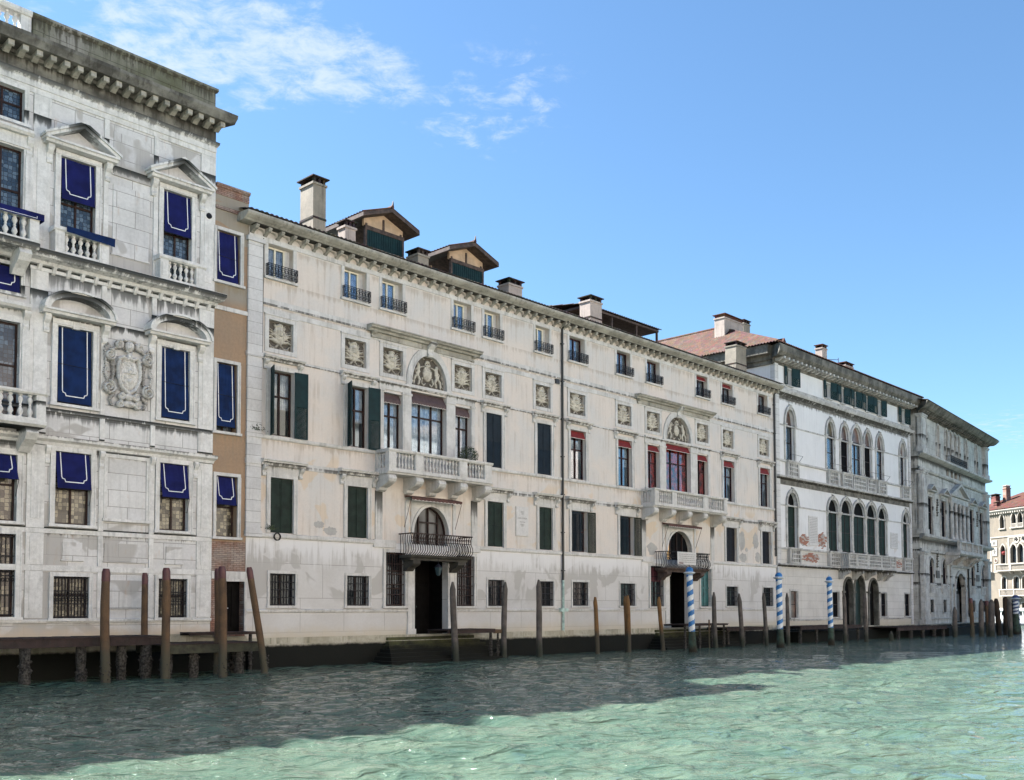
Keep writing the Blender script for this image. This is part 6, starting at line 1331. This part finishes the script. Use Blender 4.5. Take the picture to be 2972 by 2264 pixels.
dock('wooden_stage', 33.6, 38.9, .3, 1.8, 1.22, .22, 'low plank walkway between the right water door and the second striped pole', 'deck', posts=[(34., 1.6, .09), (36., 1.6, .09), (38.6, 1.6, .09)], cat='landing stage')
dock('wooden_stage', 41.8, 51.5, .8, 2.7, 1.20, .25, 'long low plank stage in front of the white palace doorways', 'deck', posts=[(u, 2.5, .1) for u in (42., 44.4, 47., 49.3, 51.2)], cat='landing stage')
dock('wooden_stage', 56., 66.5, 1.2, 3.6, .95, .3, 'far dark plank stage between the white palace and the grey palace', 'deck', posts=[(u, 3.4, .14) for u in (56.5, 59., 61.5, 64., 66.)], cat='landing stage')
# vertical poles of the little jetty by the right water door
m = MB(); m.tube([(0, 0, -.5), (0, 0, 1.75)], .05, 7); thing_mesh(m, 'jetty_pole', 'wood_brown', FC, 31.0, 2.1, 0, 'thin brown pole rising through the landing stage beside the first striped pole', 'pole')
m = MB(); m.tube([(0, 0, .8), (1.6, .1, .05)], .03, 5); thing_mesh(m, 'rope', 'marble', FF, -1.2, 2.8, .35, 'pale rope slack between the white palace corner and the far stage', 'rope')
# white boats by the gothic palace
def boat(fr, u, v, L, hw, label, rot=0., cabin=True):
    o = bpy.data.objects.new('water_bus', None); S.collection.objects.link(o); o.location = wpt(fr, u, v, 0); o.rotation_euler.z = fr[1]+rot; lab(o, label, 'boat')
    st = [(-L/2, .15, 1.25), (-L/2+.8, .75*hw, 1.1), (-L/4, hw, 1.0), (L/4, hw, .98), (L/2-.8, .8*hw, 1.05), (L/2, .5*hw, 1.15)]
    m = MB(); n = len(st)
    for x, w, h in st:
        for yy, zz in ((-w, h), (-w*.9, .35), (-w*.6, -.3), (w*.6, -.3), (w*.9, .35), (w, h)): m.v.append((x, yy, zz))
    for i in range(n-1):
        for k in range(5): m.f.append([i*6+k, i*6+k+1, (i+1)*6+k+1, (i+1)*6+k]); m.mi.append(1 if k in (1, 3) and False else 0)
        m.f.append([i*6, i*6+5, (i+1)*6+5, (i+1)*6]); m.mi.append(0)
    m.f += [list(range(6)), [(n-1)*6+k for k in range(6)]]; m.mi += [0, 0]; m.mat(1); m.box(-L/2+.7, L/2-.2, hw*.98, hw*1.03, .12, .34); m.box(-L/2+.7, L/2-.2, -hw*1.03, -hw*.98, .12, .34)
    m.build('hull', ['boat_white', 'boat_dark'], o)
    m = MB(); m.box(-L/2+2., L/2-1.2, -hw*.8, hw*.8, 2.0, 2.14); m.box(-L/2+1.7, L/2-.9, -hw*.9, hw*.9, 2.14, 2.45)
    for k in range(8): x = -L/2+2.1+k*(L-3.4)/7; m.box(x-.05, x+.05, hw*.72, hw*.78, 1.0, 2.0); m.box(x-.05, x+.05, -hw*.78, -hw*.72, 1.0, 2.0)
    m.box(-L/2+2.1, L/2-1.3, hw*.70, hw*.76, .95, 1.35); m.box(-L/2+2.1, L/2-1.3, -hw*.76, -hw*.70, .95, 1.35); m.build('cabin', 'boat_white', o)
    m = MB(); m.box(-L/2+2.2, L/2-1.4, -hw*.70, hw*.70, 1.2, 2.0); m.build('window', 'glass_dark', o)
    m = MB(); m.strip(arc(0, .68, .2, .2, 0, 360, 12), arc(0, .68, .12, .12, 0, 360, 12), hw+.0, hw+.04); m.mat(1).box(-.06, .06, hw, hw+.045, .5, .86); m.build('emblem', ['boat_dark', 'boat_dark'], o)
    return o
boat(FG, 7.0, 6.2, 13., 2., 'long white passenger boat moored behind the far cluster of posts'); boat(FG, -3.6, 5., 7.2, 1.5, 'small white boat partly hidden by the brown leaning posts')
# =================================================== unseen houses added behind the viewpoint (they return daylight and fill the window reflections)
weather('added_unseen_wall_a', (.80, .68, .54), (.74, .64, .52), .4, .1, ()); weather('added_unseen_wall_b', (.82, .76, .68), (.78, .73, .66), .4, .1, ()); weather('added_unseen_wall_c', (.76, .60, .50), (.72, .58, .50), .4, .1, ())
FN = (wpt(FC, 0, 42)[:2], FC[1])
for i, (u0, u1, h, mt, lb) in enumerate(((-52, -31, 23, 'added_unseen_wall_a', 'ochre'), (-30.9, -12, 25, 'added_unseen_wall_b', 'pale yellow'), (-11.9, 8, 22, 'added_unseen_wall_c', 'brick red'), (8.1, 30, 24, 'added_unseen_wall_a', 'wide ochre'), (30.1, 52, 21, 'added_unseen_wall_b', 'low cream'), (52.1, 74, 23, 'added_unseen_wall_c', 'tall rose'))):
    o = root('house', FN, u0, '%s canal house added unseen behind the viewpoint to bounce daylight onto the palaces' % lb, 'house')
    nb = int((u1-u0)/2.9); hol = [(u0+1+k*2.9, u0+2.1+k*2.9, z, z+1.9) for k in range(nb) for z in (2.4, 6.3, 10.2, 14.0) if z+2.5 < h and u0+2.3+k*2.9 < u1]
    q = MB(); 
    wall(q, u0, u1, -.5, h, hol, v=0, dep=-.25); q.quad((u0, 0, h), (u1, 0, h), (u1, 9, h), (u0, 9, h)); q.quad((u0, 0, -.5), (u0, 9, -.5), (u0, 9, h), (u0, 0, h)); q.quad((u1, 0, -.5), (u1, 9, -.5), (u1, 9, h), (u1, 0, h)); q.quad((u0, 9, -.5), (u1, 9, -.5), (u1, 9, h), (u0, 9, h))
    q.build('wall', mt, o); q = MB(); q.box(u0, u1, -.4, 0, h-.5, h); q.build('cornice', 'g_trim', o)  # wall and cornice of the added unseen house
    for a, b, z0, z1 in hol: q = MB(); q.box(a, b, .24, .27, z0, z1); q.box(a, b, -.1, .0, z0-.12, z0); q.build('window', 'green_dark', o)
# =================================================== water
def water():
    rs = [2.0]
    while rs[-1] < 6: rs.append(rs[-1]*1.03)
    while rs[-1] < 50: rs.append(rs[-1]*1.0045)
    while rs[-1] < 120: rs.append(rs[-1]*1.0085)
    while rs[-1] < 900: rs.append(rs[-1]*1.06)
    rs = np.array(rs); th = np.concatenate([np.linspace(-math.pi, -.62, 40, endpoint=False), np.linspace(-.62, .62, 520), np.linspace(.62, math.pi, 41)[1:]])
    R, TH = np.meshgrid(rs, th, indexing='ij'); X = R*np.sin(TH); Y = R*np.cos(TH); Z = np.zeros_like(X); rg = np.random.RandomState(4)
    for i in range(60):
        lam = .42*(6. ** rg.rand()); a = rg.normal(1.25, .55); k = 2*np.pi/lam; amp = .0082*lam**.8*rg.uniform(.5, 1.5); dx = R*np.where(R < 50, .0045, .0085)
        fade = np.clip((lam/np.maximum(dx, .02)-3)/4, 0, 1); ph = k*(X*np.cos(a)+Y*np.sin(a))+rg.rand()*6.28
        ph = ph+.8*np.sin(ph*.13+rg.rand()*6); Z += amp*fade*(.55*np.sin(ph)+.8*(.64-np.abs(np.sin(ph*.5))))
    nr, nt = R.shape; me = bpy.data.meshes.new('water'); V = np.stack([X, Y, Z], -1).reshape(-1, 3).astype(np.float32)
    i, j = np.meshgrid(np.arange(nr-1), np.arange(nt-1), indexing='ij'); a = (i*nt+j).ravel(); Fq = np.stack([a, a+1, a+nt+1, a+nt], -1)
    me.vertices.add(len(V)); me.vertices.foreach_set('co', V.ravel()); me.loops.add(Fq.size); me.loops.foreach_set('vertex_index', Fq.ravel().astype(np.int32)); me.polygons.add(len(Fq)); me.polygons.foreach_set('loop_start', np.arange(0, Fq.size, 4, dtype=np.int32)); me.polygons.foreach_set('loop_total', np.full(len(Fq), 4, np.int32)); me.update(calc_edges=True); me.validate()
    me.polygons.foreach_set('use_smooth', [True]*len(me.polygons)); me.materials.append(MATS['water']); o = bpy.data.objects.new('water', me); S.collection.objects.link(o); o['kind'] = 'structure'
m_, t, out = newmat('water')
tc = t.n('ShaderNodeTexCoord').outputs['Object']
rot = t.n('ShaderNodeMapping', {'Vector': tc, 'Rotation': (0, 0, math.radians(-20)), 'Scale': (1., 2.2, 1.)}).outputs[0]
warp = t.n('ShaderNodeVectorMath', {0: rot, 1: t.vmul(t.n('ShaderNodeTexNoise', {'Vector': rot, 'Scale': .8, 'Detail': 2.}).outputs['Color'], (.9, .9, 0.))}, operation='ADD').outputs[0]
def rid(vec, sc):       # folded noise: rounded troughs and sharp crests
    a = t.m('SUBTRACT', t.noise(vec, sc, 1.5, .5), .5); a = t.m('SQRT', t.m('ADD', t.m('MULTIPLY', a, a), .0012)); return t.m('SUBTRACT', .5, t.m('MULTIPLY', a, 2.4))
h = t.m('ADD', t.m('ADD', t.m('MULTIPLY', rid(warp, .85), 1.), t.m('MULTIPLY', rid(warp, 2.3), .42)), t.m('MULTIPLY', t.noise(warp, 8., 2.), .14))
bp = t.n('ShaderNodeBump', {'Strength': 1., 'Distance': .21, 'Height': h})
cc = t.mix(t.ramp(t.noise(rot, .5, 4.), .35, .65), (.048, .084, .062), (.074, .108, .078))
p = t.n('ShaderNodeBsdfPrincipled', {'Base Color': cc, 'Roughness': .035, 'IOR': 1.33, 'Normal': bp.outputs[0], 'Specular IOR Level': .5})
t.L.new(p.outputs[0], out.inputs[0])
water()

# --------------------------------------------------- give every separate piece of repeated stonework its own object
def split_pieces(o, tol=.03):
    me = o.data; n = len(me.vertices); par = list(range(n))
    def fd(x):
        while par[x] != x: par[x] = par[par[x]]; x = par[x]
        return x
    for e in me.edges:
        a, b = fd(e.vertices[0]), fd(e.vertices[1])
        if a != b: par[a] = b
    co = [v.co.copy() for v in me.vertices]; isl = {}
    for i in range(n): isl.setdefault(fd(i), []).append(i)
    bx = [[L, [min(co[i][k] for i in L)-tol for k in range(3)], [max(co[i][k] for i in L)+tol for k in range(3)]] for L in isl.values()]
    ch = True
    while ch:
        ch = False; out_ = []
        for b in bx:
            for c in out_:
                if all(b[1][k] <= c[2][k] and b[2][k] >= c[1][k] for k in range(3)):
                    c[0] = c[0]+b[0]; c[1] = [min(x, y) for x, y in zip(b[1], c[1])]; c[2] = [max(x, y) for x, y in zip(b[2], c[2])]; ch = True; break
            else: out_.append(b)
        bx = out_
    if len(bx) < 2: return
    own = {}
    for k, b in enumerate(bx):
        for i in b[0]: own[i] = k
    parts = [([], [], []) for _ in bx]; idx = {}
    for k, b in enumerate(bx):
        for i in b[0]: idx[i] = len(parts[k][0]); parts[k][0].append(tuple(co[i]))
    for p in me.polygons: k = own[p.vertices[0]]; parts[k][1].append([idx[i] for i in p.vertices]); parts[k][2].append(p.material_index)
    nm = o.name.split('.')[0]
    for k, (v, f, mi) in enumerate(parts):
        m2 = bpy.data.meshes.new(nm); m2.from_pydata(v, [], f)
        for mt in me.materials: m2.materials.append(mt)
        m2.polygons.foreach_set('material_index', mi)
        if k == 0: o.data = m2
        else: c = o.copy(); c.data = m2; S.collection.objects.link(c)
for o in [o for o in S.objects if o.type == 'MESH' and o.parent and o.name.split('.')[0] in ('string_course', 'pilaster', 'quoin', 'wall_panel', 'window_arcade', 'console_row', 'cement_patch', 'side_modillion', 'weathered_band', 'door_surround', 'railing', 'tracery')]:
    if o.name.split('.')[0] == 'railing' and o.parent != Dp: continue
    split_pieces(o)
